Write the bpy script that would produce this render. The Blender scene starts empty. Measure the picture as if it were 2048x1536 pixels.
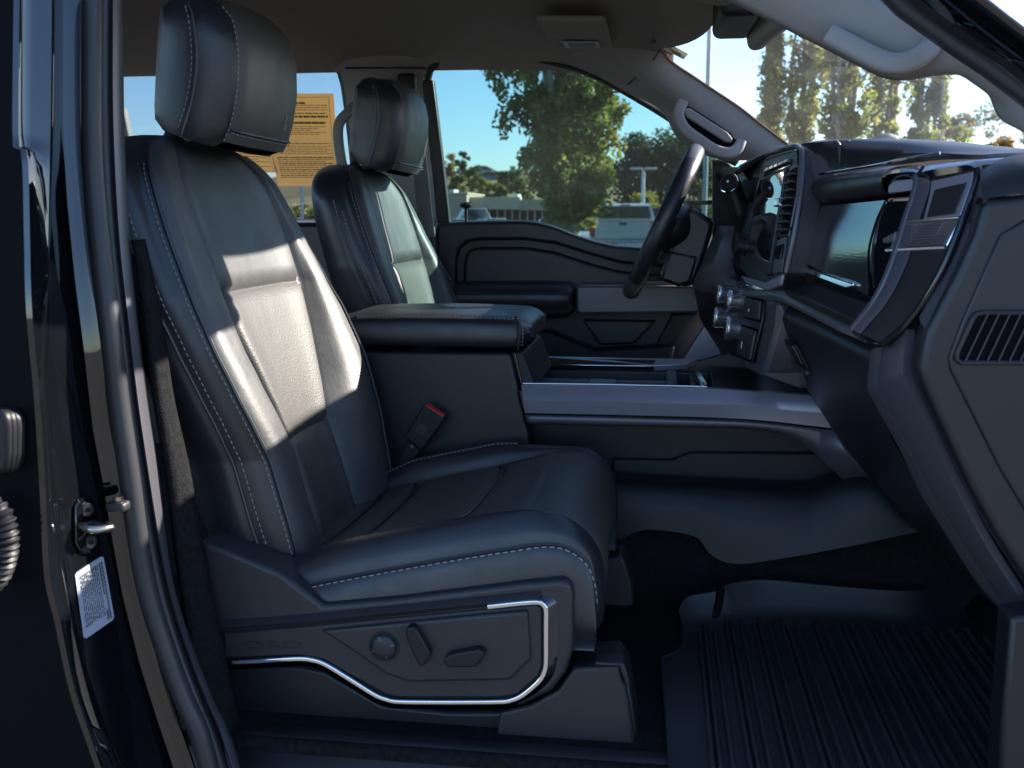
import bpy, bmesh, math, random
from mathutils import Vector, Matrix, noise
random.seed(7)
rad = math.radians
SC = bpy.context.scene
COL = SC.collection

# ---------------------------------------------------------------- camera, sky, sun, exposure
FPX = 2048.0                                   # focal length in pixels of a 2048 px wide picture
YAW = rad(8.0)
PIT = math.atan(338 / 2048 * math.cos(YAW))
CAM = Vector((0.0, -2.0, 1.55))
cam_d = bpy.data.cameras.new("camera")
cam = bpy.data.objects.new("camera", cam_d)
COL.objects.link(cam)
cam_d.sensor_width = 36.0
cam_d.lens = 36.0
cam_d.clip_start = 0.05
cam_d.clip_end = 3000
cam.location = CAM
cam.rotation_euler = (math.pi / 2 - PIT, 0, YAW)
cam_d.dof.use_dof = True
cam_d.dof.focus_distance = 1.75
cam_d.dof.aperture_fstop = 9.0
SC.camera = cam

SUN_AZ, SUN_EL = rad(36.0), rad(25.4)          # azimuth from +x (truck's front) towards +y (driver's side)
to_sun = Vector((math.cos(SUN_EL) * math.cos(SUN_AZ), math.cos(SUN_EL) * math.sin(SUN_AZ), math.sin(SUN_EL)))
world = bpy.data.worlds.new("World")
SC.world = world
world.use_nodes = True
wn = world.node_tree.nodes
wl = world.node_tree.links
wn.clear()
sky = wn.new("ShaderNodeTexSky")
sky.sky_type = "NISHITA"
sky.sun_disc = False
sky.sun_elevation = SUN_EL
sky.sun_rotation = math.pi / 2 - SUN_AZ
sky.altitude = 800
sky.air_density = 1.0
sky.dust_density = 0.8
sky.ozone_density = 4.0
bg = wn.new("ShaderNodeBackground")
bg.inputs["Strength"].default_value = 0.085
wo = wn.new("ShaderNodeOutputWorld")
wl.new(sky.outputs[0], bg.inputs[0])
wl.new(bg.outputs[0], wo.inputs[0])

sun_d = bpy.data.lights.new("sun", "SUN")
sun_d.energy = 5.0
sun_d.angle = rad(0.53)
sun_d.color = (1.0, 0.90, 0.77)
sun = bpy.data.objects.new("sun", sun_d)
COL.objects.link(sun)
sun.rotation_euler = (-to_sun).to_track_quat("-Z", "Y").to_euler()
sun.location = (10, 10, 12)

vs = SC.view_settings
vs.view_transform = "Standard"
vs.look = "None"
vs.exposure = 2.4
vs.gamma = 1.0
vs.use_curve_mapping = False
SC.render.engine = "CYCLES"
cy = SC.cycles
cy.use_denoising = True
try:
    cy.denoiser = "OPENIMAGEDENOISE"
except Exception:
    pass
cy.max_bounces = 8
cy.diffuse_bounces = 4
cy.glossy_bounces = 4
cy.transmission_bounces = 6
cy.transparent_max_bounces = 16
cy.sample_clamp_indirect = 6.0
cy.caustics_reflective = False
cy.caustics_refractive = False

# ---------------------------------------------------------------- measuring: photo pixel (2048 x 1536) on a plane of the place -> world point
_cy, _sy, _cp, _sp = math.cos(YAW), math.sin(YAW), math.cos(PIT), math.sin(PIT)
_F = Vector((-_sy * _cp, _cy * _cp, -_sp))
_R = Vector((_cy, _sy, 0))
_U = Vector((-_sy * _sp, _cy * _sp, _cp))


def P(px, py, v, ax=1):
    d = _F + _R * ((px - 1024) / FPX) - _U * ((py - 768) / FPX)
    return CAM + d * ((v - CAM[ax]) / d[ax])


def PP(pts, v=None, ax=1):
    return [P(p[0], p[1], p[2] if len(p) > 2 else v, ax) for p in pts]


# ---------------------------------------------------------------- objects
def _link(o, parent):
    COL.objects.link(o)
    if parent is not None:
        o.parent = parent
        m = Matrix.Translation(parent.location)
        p = parent.parent
        o.matrix_parent_inverse = m.inverted() if p is None else Matrix.Identity(4)
    return o


def thing(name, label, cat, loc=(0, 0, 0), group=None, kind=None):
    o = bpy.data.objects.new(name, None)
    COL.objects.link(o)
    o.location = loc
    o.empty_display_size = 0.05
    return tag(o, label, cat, group, kind)


def tag(o, label=None, cat=None, group=None, kind=None):
    if label: o["label"] = label
    if cat: o["category"] = cat
    if group: o["group"] = group
    if kind: o["kind"] = kind
    return o


def mesh(name, vs_, fs, mat, parent=None, smooth=True, bevel=0, seg=2, sub=0, solid=0, soff=-1, angle=40):
    me = bpy.data.meshes.new(name)
    me.from_pydata([tuple(v) for v in vs_], [], fs)
    bm = bmesh.new()
    bm.from_mesh(me)
    bmesh.ops.remove_doubles(bm, verts=bm.verts, dist=1e-6)
    bmesh.ops.recalc_face_normals(bm, faces=bm.faces)
    bm.to_mesh(me)
    bm.free()
    mats = mat if isinstance(mat, (list, tuple)) else [mat]
    for m in mats: me.materials.append(m)
    o = bpy.data.objects.new(name, me)
    _link(o, parent)
    if solid:
        md = o.modifiers.new("solid", "SOLIDIFY"); md.thickness = solid; md.offset = soff; md.use_even_offset = False
    if bevel:
        md = o.modifiers.new("bevel", "BEVEL"); md.width = bevel; md.segments = seg; md.limit_method = "ANGLE"; md.angle_limit = rad(angle)
        md.harden_normals = False
    if sub:
        md = o.modifiers.new("sub", "SUBSURF"); md.levels = sub; md.render_levels = sub
    if smooth:
        for p in me.polygons: p.use_smooth = True
        if bevel or not sub:
            try:
                me.set_sharp_from_angle(angle=rad(45))
            except Exception:
                pass
    return o


def grid(name, rows, mat, parent=None, closeu=False, closev=False, caps=False, **k):
    n, m = len(rows), len(rows[0])
    v = [p for r in rows for p in r]
    f = []
    for i in range(n if closev else n - 1):
        for j in range(m if closeu else m - 1):
            a, b = i * m + j, i * m + (j + 1) % m
            c, d = ((i + 1) % n) * m + (j + 1) % m, ((i + 1) % n) * m + j
            f.append((a, b, c, d))
    if caps:
        f.append(tuple(range(m - 1, -1, -1)))
        f.append(tuple(range((n - 1) * m, n * m)))
    return mesh(name, v, f, mat, parent, **k)


def prism3(name, pts, vec, mat, parent=None, **k):
    vec = Vector(vec)
    n = len(pts)
    v = [Vector(p) for p in pts] + [Vector(p) + vec for p in pts]
    f = [tuple(range(n)), tuple(range(2 * n - 1, n - 1, -1))]
    for i in range(n):
        f.append((i, (i + 1) % n, n + (i + 1) % n, n + i))
    return mesh(name, v, f, mat, parent, **k)


def prism(name, pxs, y0, y1, mat, parent=None, **k):
    """outline in photo pixels read on the plane y=y0, extruded straight across the cab to y1"""
    return prism3(name, PP(pxs, y0), (0, y1 - y0, 0), mat, parent, **k)


def spline(pts, n=None, step=None, closed=False):
    pts = [Vector(p) for p in pts]
    out = []
    m = len(pts)
    per = 12
    segs = m if closed else m - 1
    for i in range(segs):
        p1, p2 = pts[i], pts[(i + 1) % m]
        p0 = pts[i - 1] if (closed or i > 0) else p1 * 2 - p2
        p3 = pts[(i + 2) % m] if (closed or i + 2 < m) else p2 * 2 - p1
        for j in range(per):
            t = j / per
            out.append(0.5 * ((2 * p1) + (p2 - p0) * t + (2 * p0 - 5 * p1 + 4 * p2 - p3) * t * t + (3 * p1 - p0 - 3 * p2 + p3) * t ** 3))
    if not closed: out.append(pts[-1])
    else: out.append(pts[0].copy())
    L = [0]
    for a, b in zip(out, out[1:]): L.append(L[-1] + (b - a).length)
    if step: n = max(2, int(round(L[-1] / step)) + 1)
    if not n: n = len(out)
    res, k = [], 0
    for i in range(n if not closed else n):
        s = L[-1] * i / ((n - 1) if not closed else n)
        while k < len(L) - 2 and L[k + 1] < s: k += 1
        d = L[k + 1] - L[k]
        res.append(out[k].lerp(out[k + 1], (s - L[k]) / d if d > 1e-12 else 0))
    return res


def frames(path, closed=False, up=None):
    n = len(path)
    T = []
    for i in range(n):
        a = path[i - 1] if (i > 0 or closed) else path[i]
        b = path[(i + 1) % n] if (i < n - 1 or closed) else path[i]
        T.append((b - a).normalized())
    fr = []
    ref = Vector(up) if up else None
    N = None
    for t in T:
        if ref is not None:
            B = t.cross(ref)
            if B.length < 1e-6: B = t.orthogonal()
            B.normalize()
            N = B.cross(t).normalized()
        else:
            if N is None: N = t.orthogonal().normalized()
            N = (N - t * N.dot(t))
            N = N.normalized() if N.length > 1e-6 else t.orthogonal().normalized()
            B = t.cross(N)
        fr.append((t, N, B))
    return fr


def sweep(name, path, prof, mat, parent=None, closed=False, up=None, scale=None, caps=True, **k):
    """profile points (n, b): n along the frame's normal (towards `up`), b along the binormal"""
    path = [Vector(p) for p in path]
    fr = frames(path, closed, up)
    rows = []
    for i, (p, (t, N, B)) in enumerate(zip(path, fr)):
        s = scale[i] if scale else 1.0
        rows.append([p + N * (a * s) + B * (b * s) for a, b in prof])
    return grid(name, rows, mat, parent, closeu=True, closev=closed, caps=(caps and not closed), **k)


def circ(r, n=8, ry=None):
    ry = r if ry is None else ry
    return [(r * math.cos(2 * math.pi * i / n), ry * math.sin(2 * math.pi * i / n)) for i in range(n)]


def rrect(w, h, r, n=4):
    out = []
    for cx, cy_, a0 in ((w - r, h - r, 0), (-w + r, h - r, 90), (-w + r, -h + r, 180), (w - r, -h + r, 270)):
        for i in range(n + 1):
            a = rad(a0 + 90 * i / n)
            out.append((cx + r * math.cos(a), cy_ + r * math.sin(a)))
    return out


def tube(name, pts, r, mat, parent=None, n=10, smoothpath=True, closed=False, step=None, scale=None, cnt=None, **k):
    path = spline(pts, n=cnt, step=step, closed=closed) if smoothpath else [Vector(p) for p in pts]
    return sweep(name, path, circ(r, n), mat, parent, closed=closed, scale=scale, **k)


def rbox(name, c, size, mat, parent=None, bevel=0.004, rot=None, seg=3, taper=None, **k):
    hx, hy, hz = [s / 2 for s in size]
    v = [Vector((x, y, z)) for x in (-hx, hx) for y in (-hy, hy) for z in (-hz, hz)]
    if rot is not None:
        R_ = rot if isinstance(rot, Matrix) else Matrix.Rotation(rot[2], 3, "Z") @ Matrix.Rotation(rot[1], 3, "Y") @ Matrix.Rotation(rot[0], 3, "X")
        v = [R_ @ p for p in v]
    c = Vector(c)
    v = [p + c for p in v]
    f = [(0, 1, 3, 2), (4, 6, 7, 5), (0, 4, 5, 1), (2, 3, 7, 6), (0, 2, 6, 4), (1, 5, 7, 3)]
    return mesh(name, v, f, mat, parent, bevel=bevel, seg=seg, **k)


def cyl(name, a, b, r, mat, parent=None, n=24, r2=None, bevel=0, **k):
    a, b = Vector(a), Vector(b)
    t = (b - a).normalized()
    N = t.orthogonal().normalized()
    B = t.cross(N)
    r2 = r if r2 is None else r2
    rows = [[p + N * (q * math.cos(2 * math.pi * i / n)) + B * (q * math.sin(2 * math.pi * i / n)) for i in range(n)] for p, q in ((a, r), (b, r2))]
    return grid(name, rows, mat, parent, closeu=True, caps=True, bevel=bevel, **k)


def lathe(name, a, axis, prof, mat, parent=None, n=24, **k):
    """prof: (distance along axis, radius)"""
    a, t = Vector(a), Vector(axis).normalized()
    N = t.orthogonal().normalized()
    B = t.cross(N)
    rows = [[a + t * d + N * (r * math.cos(2 * math.pi * i / n)) + B * (r * math.sin(2 * math.pi * i / n)) for i in range(n)] for d, r in prof]
    return grid(name, rows, mat, parent, closeu=True, caps=True, **k)


def stitches(name, pts, mat, parent=None, dash=0.0055, gap=0.0035, r=0.0009, closed=False, lift=None):
    path = spline(pts, step=0.0015, closed=closed)
    if lift is not None: path = [p + Vector(lift) for p in path]
    vv, ff, s = [], [], 0.0
    L = [0]
    for a, b in zip(path, path[1:]): L.append(L[-1] + (b - a).length)

    def at(d):
        lo, hi = 0, len(L) - 1
        while hi - lo > 1:
            m = (lo + hi) // 2
            if L[m] <= d: lo = m
            else: hi = m
        q = L[hi] - L[lo]
        return path[lo].lerp(path[hi], (d - L[lo]) / q if q else 0)
    while s + dash < L[-1]:
        a, b = at(s), at(s + dash)
        t = (b - a).normalized()
        N = t.orthogonal().normalized()
        B = t.cross(N)
        o = len(vv)
        for p, q in ((a - t * r * 0.3, 0.45), (a.lerp(b, 0.25), 1), (a.lerp(b, 0.75), 1), (b + t * r * 0.3, 0.45)):
            for i in range(5):
                an = 2 * math.pi * i / 5
                vv.append(p + N * (r * q * math.cos(an)) + B * (r * q * math.sin(an)))
        for i in range(3):
            for j in range(5):
                ff.append((o + i * 5 + j, o + i * 5 + (j + 1) % 5, o + i * 5 + 5 + (j + 1) % 5, o + i * 5 + 5 + j))
        ff.append(tuple(o + j for j in range(4, -1, -1)))
        ff.append(tuple(o + 15 + j for j in range(5)))
        s += dash + gap
    return mesh(name, vv, ff, mat, parent)


def text(name, body, size, pos, xdir, updir, mat, parent=None, extrude=0.0004, align="CENTER", mirror=False, bold=0.0, stretch=(1, 1)):
    cu = bpy.data.curves.new(name, "FONT")
    cu.body = body
    cu.size = size
    cu.extrude = extrude
    cu.offset = bold
    cu.align_x = align
    cu.align_y = "CENTER"
    cu.resolution_u = 3
    tmp = bpy.data.objects.new(name, cu)
    me = bpy.data.meshes.new_from_object(tmp)
    bpy.data.objects.remove(tmp)
    bpy.data.curves.remove(cu)
    me.name = name
    me.materials.clear()
    me.materials.append(mat)
    x = Vector(xdir).normalized()
    z = x.cross(Vector(updir)).normalized()
    y = z.cross(x)
    if mirror: x = -x
    for v in me.vertices:
        c = v.co.copy()
        v.co = Vector(pos) + x * (c.x * stretch[0]) + y * (c.y * stretch[1]) + z * c.z
    o = bpy.data.objects.new(name, me)
    _link(o, parent)
    return o


# ---------------------------------------------------------------- materials
def nt(m):
    return m.node_tree.nodes, m.node_tree.links


def mat(name, col, rough=0.5, metal=0.0, spec=0.5, bump=None, var=None, coat=0.0, coat_rough=0.05, rvar=None, trans=None, sheen=0.0, emit=None, scale3=None):
    m = bpy.data.materials.new(name)
    m.use_nodes = True
    N, L = nt(m)
    b = N["Principled BSDF"]
    b.inputs["Base Color"].default_value = (*col, 1)
    b.inputs["Roughness"].default_value = rough
    b.inputs["Metallic"].default_value = metal
    b.inputs["Specular IOR Level"].default_value = spec
    b.inputs["Coat Weight"].default_value = coat
    b.inputs["Coat Roughness"].default_value = coat_rough
    if sheen:
        b.inputs["Sheen Weight"].default_value = sheen
        b.inputs["Sheen Roughness"].default_value = 0.5
    tc = N.new("ShaderNodeTexCoord")
    vec = tc.outputs["Object"]
    if scale3:
        mp = N.new("ShaderNodeMapping")
        mp.inputs["Scale"].default_value = scale3
        L.new(vec, mp.inputs[0])
        vec = mp.outputs[0]
    if var:
        sc, amt = var
        nz = N.new("ShaderNodeTexNoise")
        nz.inputs["Scale"].default_value = sc
        nz.inputs["Detail"].default_value = 5
        L.new(vec, nz.inputs["Vector"])
        rp = N.new("ShaderNodeValToRGB")
        rp.color_ramp.elements[0].position = 0.3
        rp.color_ramp.elements[1].position = 0.7
        rp.color_ramp.elements[0].color = (*[c * (1 - amt) for c in col], 1)
        rp.color_ramp.elements[1].color = (*[min(1, c * (1 + amt)) for c in col], 1)
        L.new(nz.outputs[0], rp.inputs[0])
        L.new(rp.outputs[0], b.inputs["Base Color"])
    if rvar:
        sc, amt = rvar
        nz = N.new("ShaderNodeTexNoise")
        nz.inputs["Scale"].default_value = sc
        nz.inputs["Detail"].default_value = 6
        L.new(vec, nz.inputs["Vector"])
        mr = N.new("ShaderNodeMapRange")
        mr.inputs[1].default_value = 0.3
        mr.inputs[2].default_value = 0.7
        mr.inputs[3].default_value = rough - amt
        mr.inputs[4].default_value = rough + amt
        L.new(nz.outputs[0], mr.inputs[0])
        L.new(mr.outputs[0], b.inputs["Roughness"])
    if bump:
        prev = None
        for kind, sc, st, dist in bump:
            if kind == "noise":
                t = N.new("ShaderNodeTexNoise")
                t.inputs["Detail"].default_value = 4
                out = t.outputs[0]
            elif kind == "voro":
                t = N.new("ShaderNodeTexVoronoi")
                out = t.outputs["Distance"]
            else:
                t = N.new("ShaderNodeTexWave")
                out = t.outputs["Fac"]
            t.inputs["Scale"].default_value = sc
            L.new(vec, t.inputs["Vector"])
            bp = N.new("ShaderNodeBump")
            bp.inputs["Strength"].default_value = st
            bp.inputs["Distance"].default_value = dist
            L.new(out, bp.inputs["Height"])
            if prev is not None: L.new(prev, bp.inputs["Normal"])
            prev = bp.outputs[0]
        L.new(prev, b.inputs["Normal"])
    if trans:
        b.inputs["Transmission Weight"].default_value = trans
    if emit:
        b.inputs["Emission Color"].default_value = (*emit[0], 1)
        b.inputs["Emission Strength"].default_value = emit[1]
    return m


def glass(name, tint, rough=0.0, refl=1.0, dust_haze=0.0, fk=1.0):
    m = bpy.data.materials.new(name)
    m.use_nodes = True
    N, L = nt(m)
    N.clear()
    o = N.new("ShaderNodeOutputMaterial")
    t = N.new("ShaderNodeBsdfTransparent")
    t.inputs[0].default_value = (*tint, 1)
    g = N.new("ShaderNodeBsdfGlossy")
    g.inputs["Roughness"].default_value = rough
    g.inputs[0].default_value = (refl, refl, refl, 1)
    lw = N.new("ShaderNodeLayerWeight")
    lw.inputs[0].default_value = 0.5
    pw_ = N.new("ShaderNodeMath")
    pw_.operation = "POWER"
    pw_.inputs[1].default_value = 5.0
    fr = N.new("ShaderNodeMath")
    fr.operation = "MULTIPLY_ADD"
    fr.inputs[1].default_value = 0.9
    fr.inputs[2].default_value = 0.035
    L.new(lw.outputs["Facing"], pw_.inputs[0])
    L.new(pw_.outputs[0], fr.inputs[0])
    mx = N.new("ShaderNodeMixShader")
    mf = N.new('ShaderNodeMath')
    mf.operation = 'MULTIPLY'
    mf.inputs[1].default_value = fk
    L.new(fr.outputs[0], mf.inputs[0])
    L.new(mf.outputs[0], mx.inputs[0])
    L.new(t.outputs[0], mx.inputs[1])
    L.new(g.outputs[0], mx.inputs[2])
    last = mx.outputs[0]
    if dust_haze:
        d = N.new("ShaderNodeBsdfDiffuse")
        d.inputs[0].default_value = (0.8, 0.78, 0.74, 1)
        tr = N.new("ShaderNodeBsdfTranslucent")
        tr.inputs[0].default_value = (0.8, 0.78, 0.74, 1)
        ad = N.new("ShaderNodeMixShader")
        ad.inputs[0].default_value = 0.5
        L.new(d.outputs[0], ad.inputs[1]); L.new(tr.outputs[0], ad.inputs[2])
        nz = N.new("ShaderNodeTexNoise")
        nz.inputs["Scale"].default_value = 1.6
        nz.inputs["Detail"].default_value = 8
        tc = N.new("ShaderNodeTexCoord")
        mp = N.new("ShaderNodeMapping"); mp.inputs["Scale"].default_value = (1, 1, 2.5)
        L.new(tc.outputs["Object"], mp.inputs[0]); L.new(mp.outputs[0], nz.inputs["Vector"])
        mr = N.new("ShaderNodeMapRange")
        mr.inputs[1].default_value = 0.35; mr.inputs[2].default_value = 0.75
        mr.inputs[3].default_value = dust_haze * 0.5; mr.inputs[4].default_value = dust_haze * 1.6
        L.new(nz.outputs[0], mr.inputs[0])
        m2 = N.new("ShaderNodeMixShader")
        L.new(mr.outputs[0], m2.inputs[0]); L.new(last, m2.inputs[1]); L.new(ad.outputs[0], m2.inputs[2])
        last = m2.outputs[0]
    L.new(last, o.inputs[0])
    return m


M = {}
M["leather"] = mat("black leather", (0.017, 0.0165, 0.021), 0.36, spec=0.58, bump=[("voro", 700, 0.25, 0.0007), ("noise", 150, 0.12, 0.0015), ("noise", 18, 0.12, 0.006)], var=(9, 0.12), rvar=(25, 0.06))
M["leather_sunlit"] = mat("black leather sunlit", (0.046, 0.045, 0.045), 0.47, spec=0.6, bump=[("voro", 700, 0.25, 0.0007), ("noise", 150, 0.14, 0.0015), ("noise", 14, 0.16, 0.008)], var=(9, 0.12), rvar=(25, 0.06))  # same hide as leather, base lightened so the sun patch reads bright
M["perf"] = mat("perforated leather", (0.052, 0.050, 0.047), 0.52, spec=0.5, bump=[("voro", 300, 0.35, 0.0010), ("noise", 26, 0.14, 0.005)], var=(9, 0.12))
M["thread"] = mat("pale grey thread", (0.24, 0.235, 0.245), 0.7)
M["thread_brown"] = mat("copper brown thread", (0.26, 0.12, 0.08), 0.7)
M["piping"] = mat("dark piping", (0.030, 0.031, 0.036), 0.4)
M["plastic"] = mat("grained black plastic", (0.020, 0.0185, 0.022), 0.46, spec=0.5, bump=[("noise", 900, 0.35, 0.0006)], var=(14, 0.10))
M["plastic_dark"] = mat("dark plastic", (0.010, 0.010, 0.012), 0.48, spec=0.34, bump=[("noise", 700, 0.25, 0.0006)])
M["plastic_soft"] = mat("soft touch black", (0.011, 0.0105, 0.014), 0.42, spec=0.5, bump=[("noise", 800, 0.3, 0.0006)], var=(10, 0.12))
M["satin"] = mat("satin graphite trim", (0.34, 0.33, 0.39), 0.40, metal=0.6, bump=[("noise", 600, 0.06, 0.0004)])
M["satin_dark"] = mat("satin charcoal trim", (0.105, 0.10, 0.118), 0.40, metal=0.5, bump=[("noise", 600, 0.06, 0.0004)])
M["gloss"] = mat("piano black", (0.012, 0.013, 0.014), 0.08, spec=0.6)
M["chrome"] = mat("chrome", (0.75, 0.76, 0.78), 0.08, metal=1.0)
M["chrome_dark"] = mat("dark chrome", (0.28, 0.29, 0.31), 0.16, metal=1.0)
M["satin_bar"] = mat("satin dark bar", (0.15, 0.158, 0.165), 0.32, spec=0.7)
M["knob"] = mat("ribbed chrome knob", (0.66, 0.66, 0.68), 0.18, metal=0.9)
M["lever"] = mat("black lever grip", (0.010, 0.010, 0.011), 0.35, spec=0.4)
M["gunmetal"] = mat("gloss gunmetal", (0.075, 0.08, 0.10), 0.10, metal=1.0)
M["gloss_soft"] = mat("satin black bar", (0.030, 0.032, 0.034), 0.30, spec=0.6, metal=0.2)
M["brushed"] = mat("brushed black wood", (0.022, 0.021, 0.021), 0.32, spec=0.6, bump=[("noise", 1, 0.35, 0.0012)], scale3=(700, 700, 12))
M["brushed_metal"] = mat("brushed steel panel", (0.26, 0.28, 0.29), 0.13, metal=0.9, bump=[("noise", 1, 0.22, 0.0005)], scale3=(300, 8, 300))
M["paint"] = mat("black truck paint", (0.004, 0.0045, 0.006), 0.03, spec=0.9)
M["rubber"] = mat("black weather seal", (0.028, 0.028, 0.032), 0.42, spec=0.4)
M["headliner"] = mat("grey headliner cloth", (0.27, 0.255, 0.24), 0.9, spec=0.15, bump=[("noise", 500, 0.3, 0.001)], var=(30, 0.05))
M["pillar"] = mat("grey pillar plastic", (0.25, 0.245, 0.245), 0.6, spec=0.35, bump=[("noise", 900, 0.2, 0.0005)], var=(12, 0.04))
M["carpet"] = mat("black carpet", (0.012, 0.012, 0.013), 0.95, spec=0.1, bump=[("noise", 350, 0.9, 0.004)], var=(120, 0.35))
M["mat"] = mat("black rubber mat", (0.022, 0.023, 0.026), 0.48, spec=0.45, bump=[("noise", 500, 0.2, 0.0008)], var=(6, 0.3))
M["red"] = mat("red button plastic", (0.55, 0.03, 0.03), 0.4)
M["white"] = mat("white marking", (0.7, 0.7, 0.7), 0.6)
M["ink"] = mat("printed ink", (0.05, 0.045, 0.04), 0.7)
M["sticker"] = mat("white sticker", (0.32, 0.35, 0.42), 0.45)
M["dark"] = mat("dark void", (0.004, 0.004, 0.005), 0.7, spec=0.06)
M["belt"] = mat("grey seat belt webbing", (0.16, 0.16, 0.16), 0.8, bump=[("wave", 400, 0.3, 0.0008)])
M["glass_side"] = glass("tinted side glass", (0.48, 0.59, 0.59), dust_haze=0.010, fk=0.12)  # dust amount put in as haze to pale the sky outside
M["glass_rear"] = glass("rear side glass", (0.50, 0.55, 0.58), fk=0.4)
M["glass_shield"] = glass("windscreen glass", (0.64, 0.66, 0.68), dust_haze=0.03, fk=0.4)
# ---------------------------------------------------------------- helpers for traced panels
def poly(name, pts, vec, mt, parent=None, v=None, ax=1, **k):
    return prism3(name, PP(pts, v, ax), vec, mt, parent, **k)


def ribbon(name, A, B, mt, parent=None, n=40, bulge=None, rows=1, **k):
    """sheet between two traced curves (lists of world points); bulge = vector added at mid width"""
    a, b = spline(A, n=n), spline(B, n=n)
    R_ = []
    for i in range(rows + 1):
        t = i / rows
        bl = Vector(bulge) * (math.sin(math.pi * t)) if bulge else Vector((0, 0, 0))
        R_.append([p.lerp(q, t) + bl for p, q in zip(a, b)])
    return grid(name, R_, mt, parent, **k)


def win_y(row): return .83 - (445 - row) / 320 * .095


# ---------------------------------------------------------------- cab floor, tunnel, sill
floor = rbox("cab_floor", (-.55, 0, .83), (3.1, 1.56, .05), M["carpet"], bevel=.01)
tag(floor, "black carpeted floor of the truck cab", None, kind="structure")
fk = grid("toe_board", [[Vector((x, y, z)) for y in (-.74, -.4, -.16)] for x, z in ((.05, .83), (.54, .83), (.62, .92), (.72, 1.08), (.76, 1.25), (.78, 1.5))], M["carpet"], floor, solid=.02)
# plinth under the front seats
for y0 in (-.45, .43):
    rbox("seat_plinth", (-.33, y0, .87), (.36, .40, .10), M["carpet"], floor, bevel=.02)

# transmission tunnel with its moulded plastic side
tun = thing("tunnel_cover", "dark moulded plastic cover along the side of the centre tunnel", "tunnel cover", (0.1, 0, .8))
prof = [(-.205, .79), (-.185, .90), (-.165, 1.00), (-.155, 1.045), (-.12, 1.06), (.12, 1.06), (.165, 1.0), (.205, .79)]
grid("tunnel_carpet", [[Vector((x, y, z - .012)) for y, z in prof] for x in (-1.2, -.3, .3, .62)], M["carpet"], tun)
edge_top = PP([(1150, 955, -.165), (1235, 962, -.165), (1400, 972, -.165), (1600, 980, -.165), (1640, 975, -.168), (1680, 962, -.17), (1735, 958, -.18), (1780, 985, -.19), (1840, 1060, -.20)])
edge_bot = PP([(1150, 1075, -.20), (1225, 1085, -.205), (1290, 1062, -.205), (1390, 1075, -.205), (1420, 1110, -.21), (1470, 1130, -.215), (1560, 1120, -.22), (1700, 1095, -.225), (1840, 1065, -.23)])
def by_x(curve, n, x0_, x1_):
    c_ = spline(curve, n=200)
    out = []
    for k in range(n):
        x = x0_ + (x1_ - x0_) * k / (n - 1)
        out.append(min(c_, key=lambda p: abs(p.x - x)).copy())
    return out


x0_, x1_ = max(edge_top[0].x, edge_bot[0].x), min(edge_top[-1].x, edge_bot[-1].x)
a, b = by_x(edge_top, 70, x0_, x1_), by_x(edge_bot, 70, x0_, x1_)
rows = []
for t, out in ((0, .06), (0, .004), (.05, -.006), (.20, -.012), (.5, -.008), (.85, .002), (1, .006), (1, .03)):
    rows.append([p.lerp(q, t) + Vector((0, out, 0)) for p, q in zip(a, b)])
grid("side_moulding", rows, M["plastic_dark"], tun)
# recessed panel, deep shade put into its near-black cover; darker pocket under console
poly("console_recess", [(1080, 872), (1640, 862), (1720, 960), (1400, 978), (1080, 965)], (0, .01, 0), M["carpet"], tun, v=-.06)
poly("storage_pocket", [(1225, 918), (1345, 920), (1380, 905), (1660, 906), (1690, 945), (1600, 985), (1225, 972)], (0, .012, 0), M["plastic_dark"], tun, v=-.085, bevel=.004)

# ---------------------------------------------------------------- roof
roof = thing("roof_lining", "grey cloth headliner above the seats", "headliner", (-.8, 0, 1.95), kind="structure")
sec = [(-.742, 1.925), (-.735, 1.945), (-.70, 1.966), (-.62, 1.992), (-.45, 2.012), (-.2, 2.022), (.2, 2.022), (.45, 2.012), (.62, 1.992), (.70, 1.966), (.733, 1.947), (.742, 1.930)]
xs = [-2.3, -1.6, -1.0, -.7, -.5, -.35, -.2, -.1, -.02, .03]
drop = [0, 0, 0, 0, 0, -.002, -.006, -.014, -.026, -.036]
grid("headliner", [[Vector((x, y, z + d * (1 - .3 * (1 - abs(y) / .742)))) for y, z in sec] for x, d in zip(xs, drop)], M["headliner"], roof, sub=1)
grid("roof_skin", [[Vector((x, y * 1.04, z + .035 + d)) for y, z in sec] for x, d in zip(xs, drop)], M["paint"], roof)
hy = [-.70 + 1.40 * j / 20 for j in range(21)]
hx = lambda y: .105 - .125 * (abs(y) / .66) ** 2.2
hz = lambda y: 1.925 + .035 * (abs(y) / .66) ** 3
grid("header_trim", [[Vector((-.02, y, 2.005 - .06 * (abs(y) / .7) ** 3)) for y in hy], [Vector((hx(y) - .03, y, hz(y) + .012)) for y in hy], [Vector((hx(y), y, hz(y))) for y in hy], [Vector((hx(y) + .01, y, hz(y) + .02)) for y in hy], [Vector((hx(y) - .01, y, 2.06 - .05 * (abs(y) / .7) ** 3)) for y in hy]], M["headliner"], roof)
# back of the cab
rbox("cab_back_wall", (-2.32, 0, 1.25), (.04, 1.5, 1.0), M["plastic_dark"], roof)
# rail of the headliner above the driver's side windows, folding down to the glass
rail_top = [Vector((x, .722, 1.955 + (0 if x < -.3 else -(x + .3) ** 2 * .4))) for x in (-2.3, -1.5, -1.0, -.7, -.5, -.35)]
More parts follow.
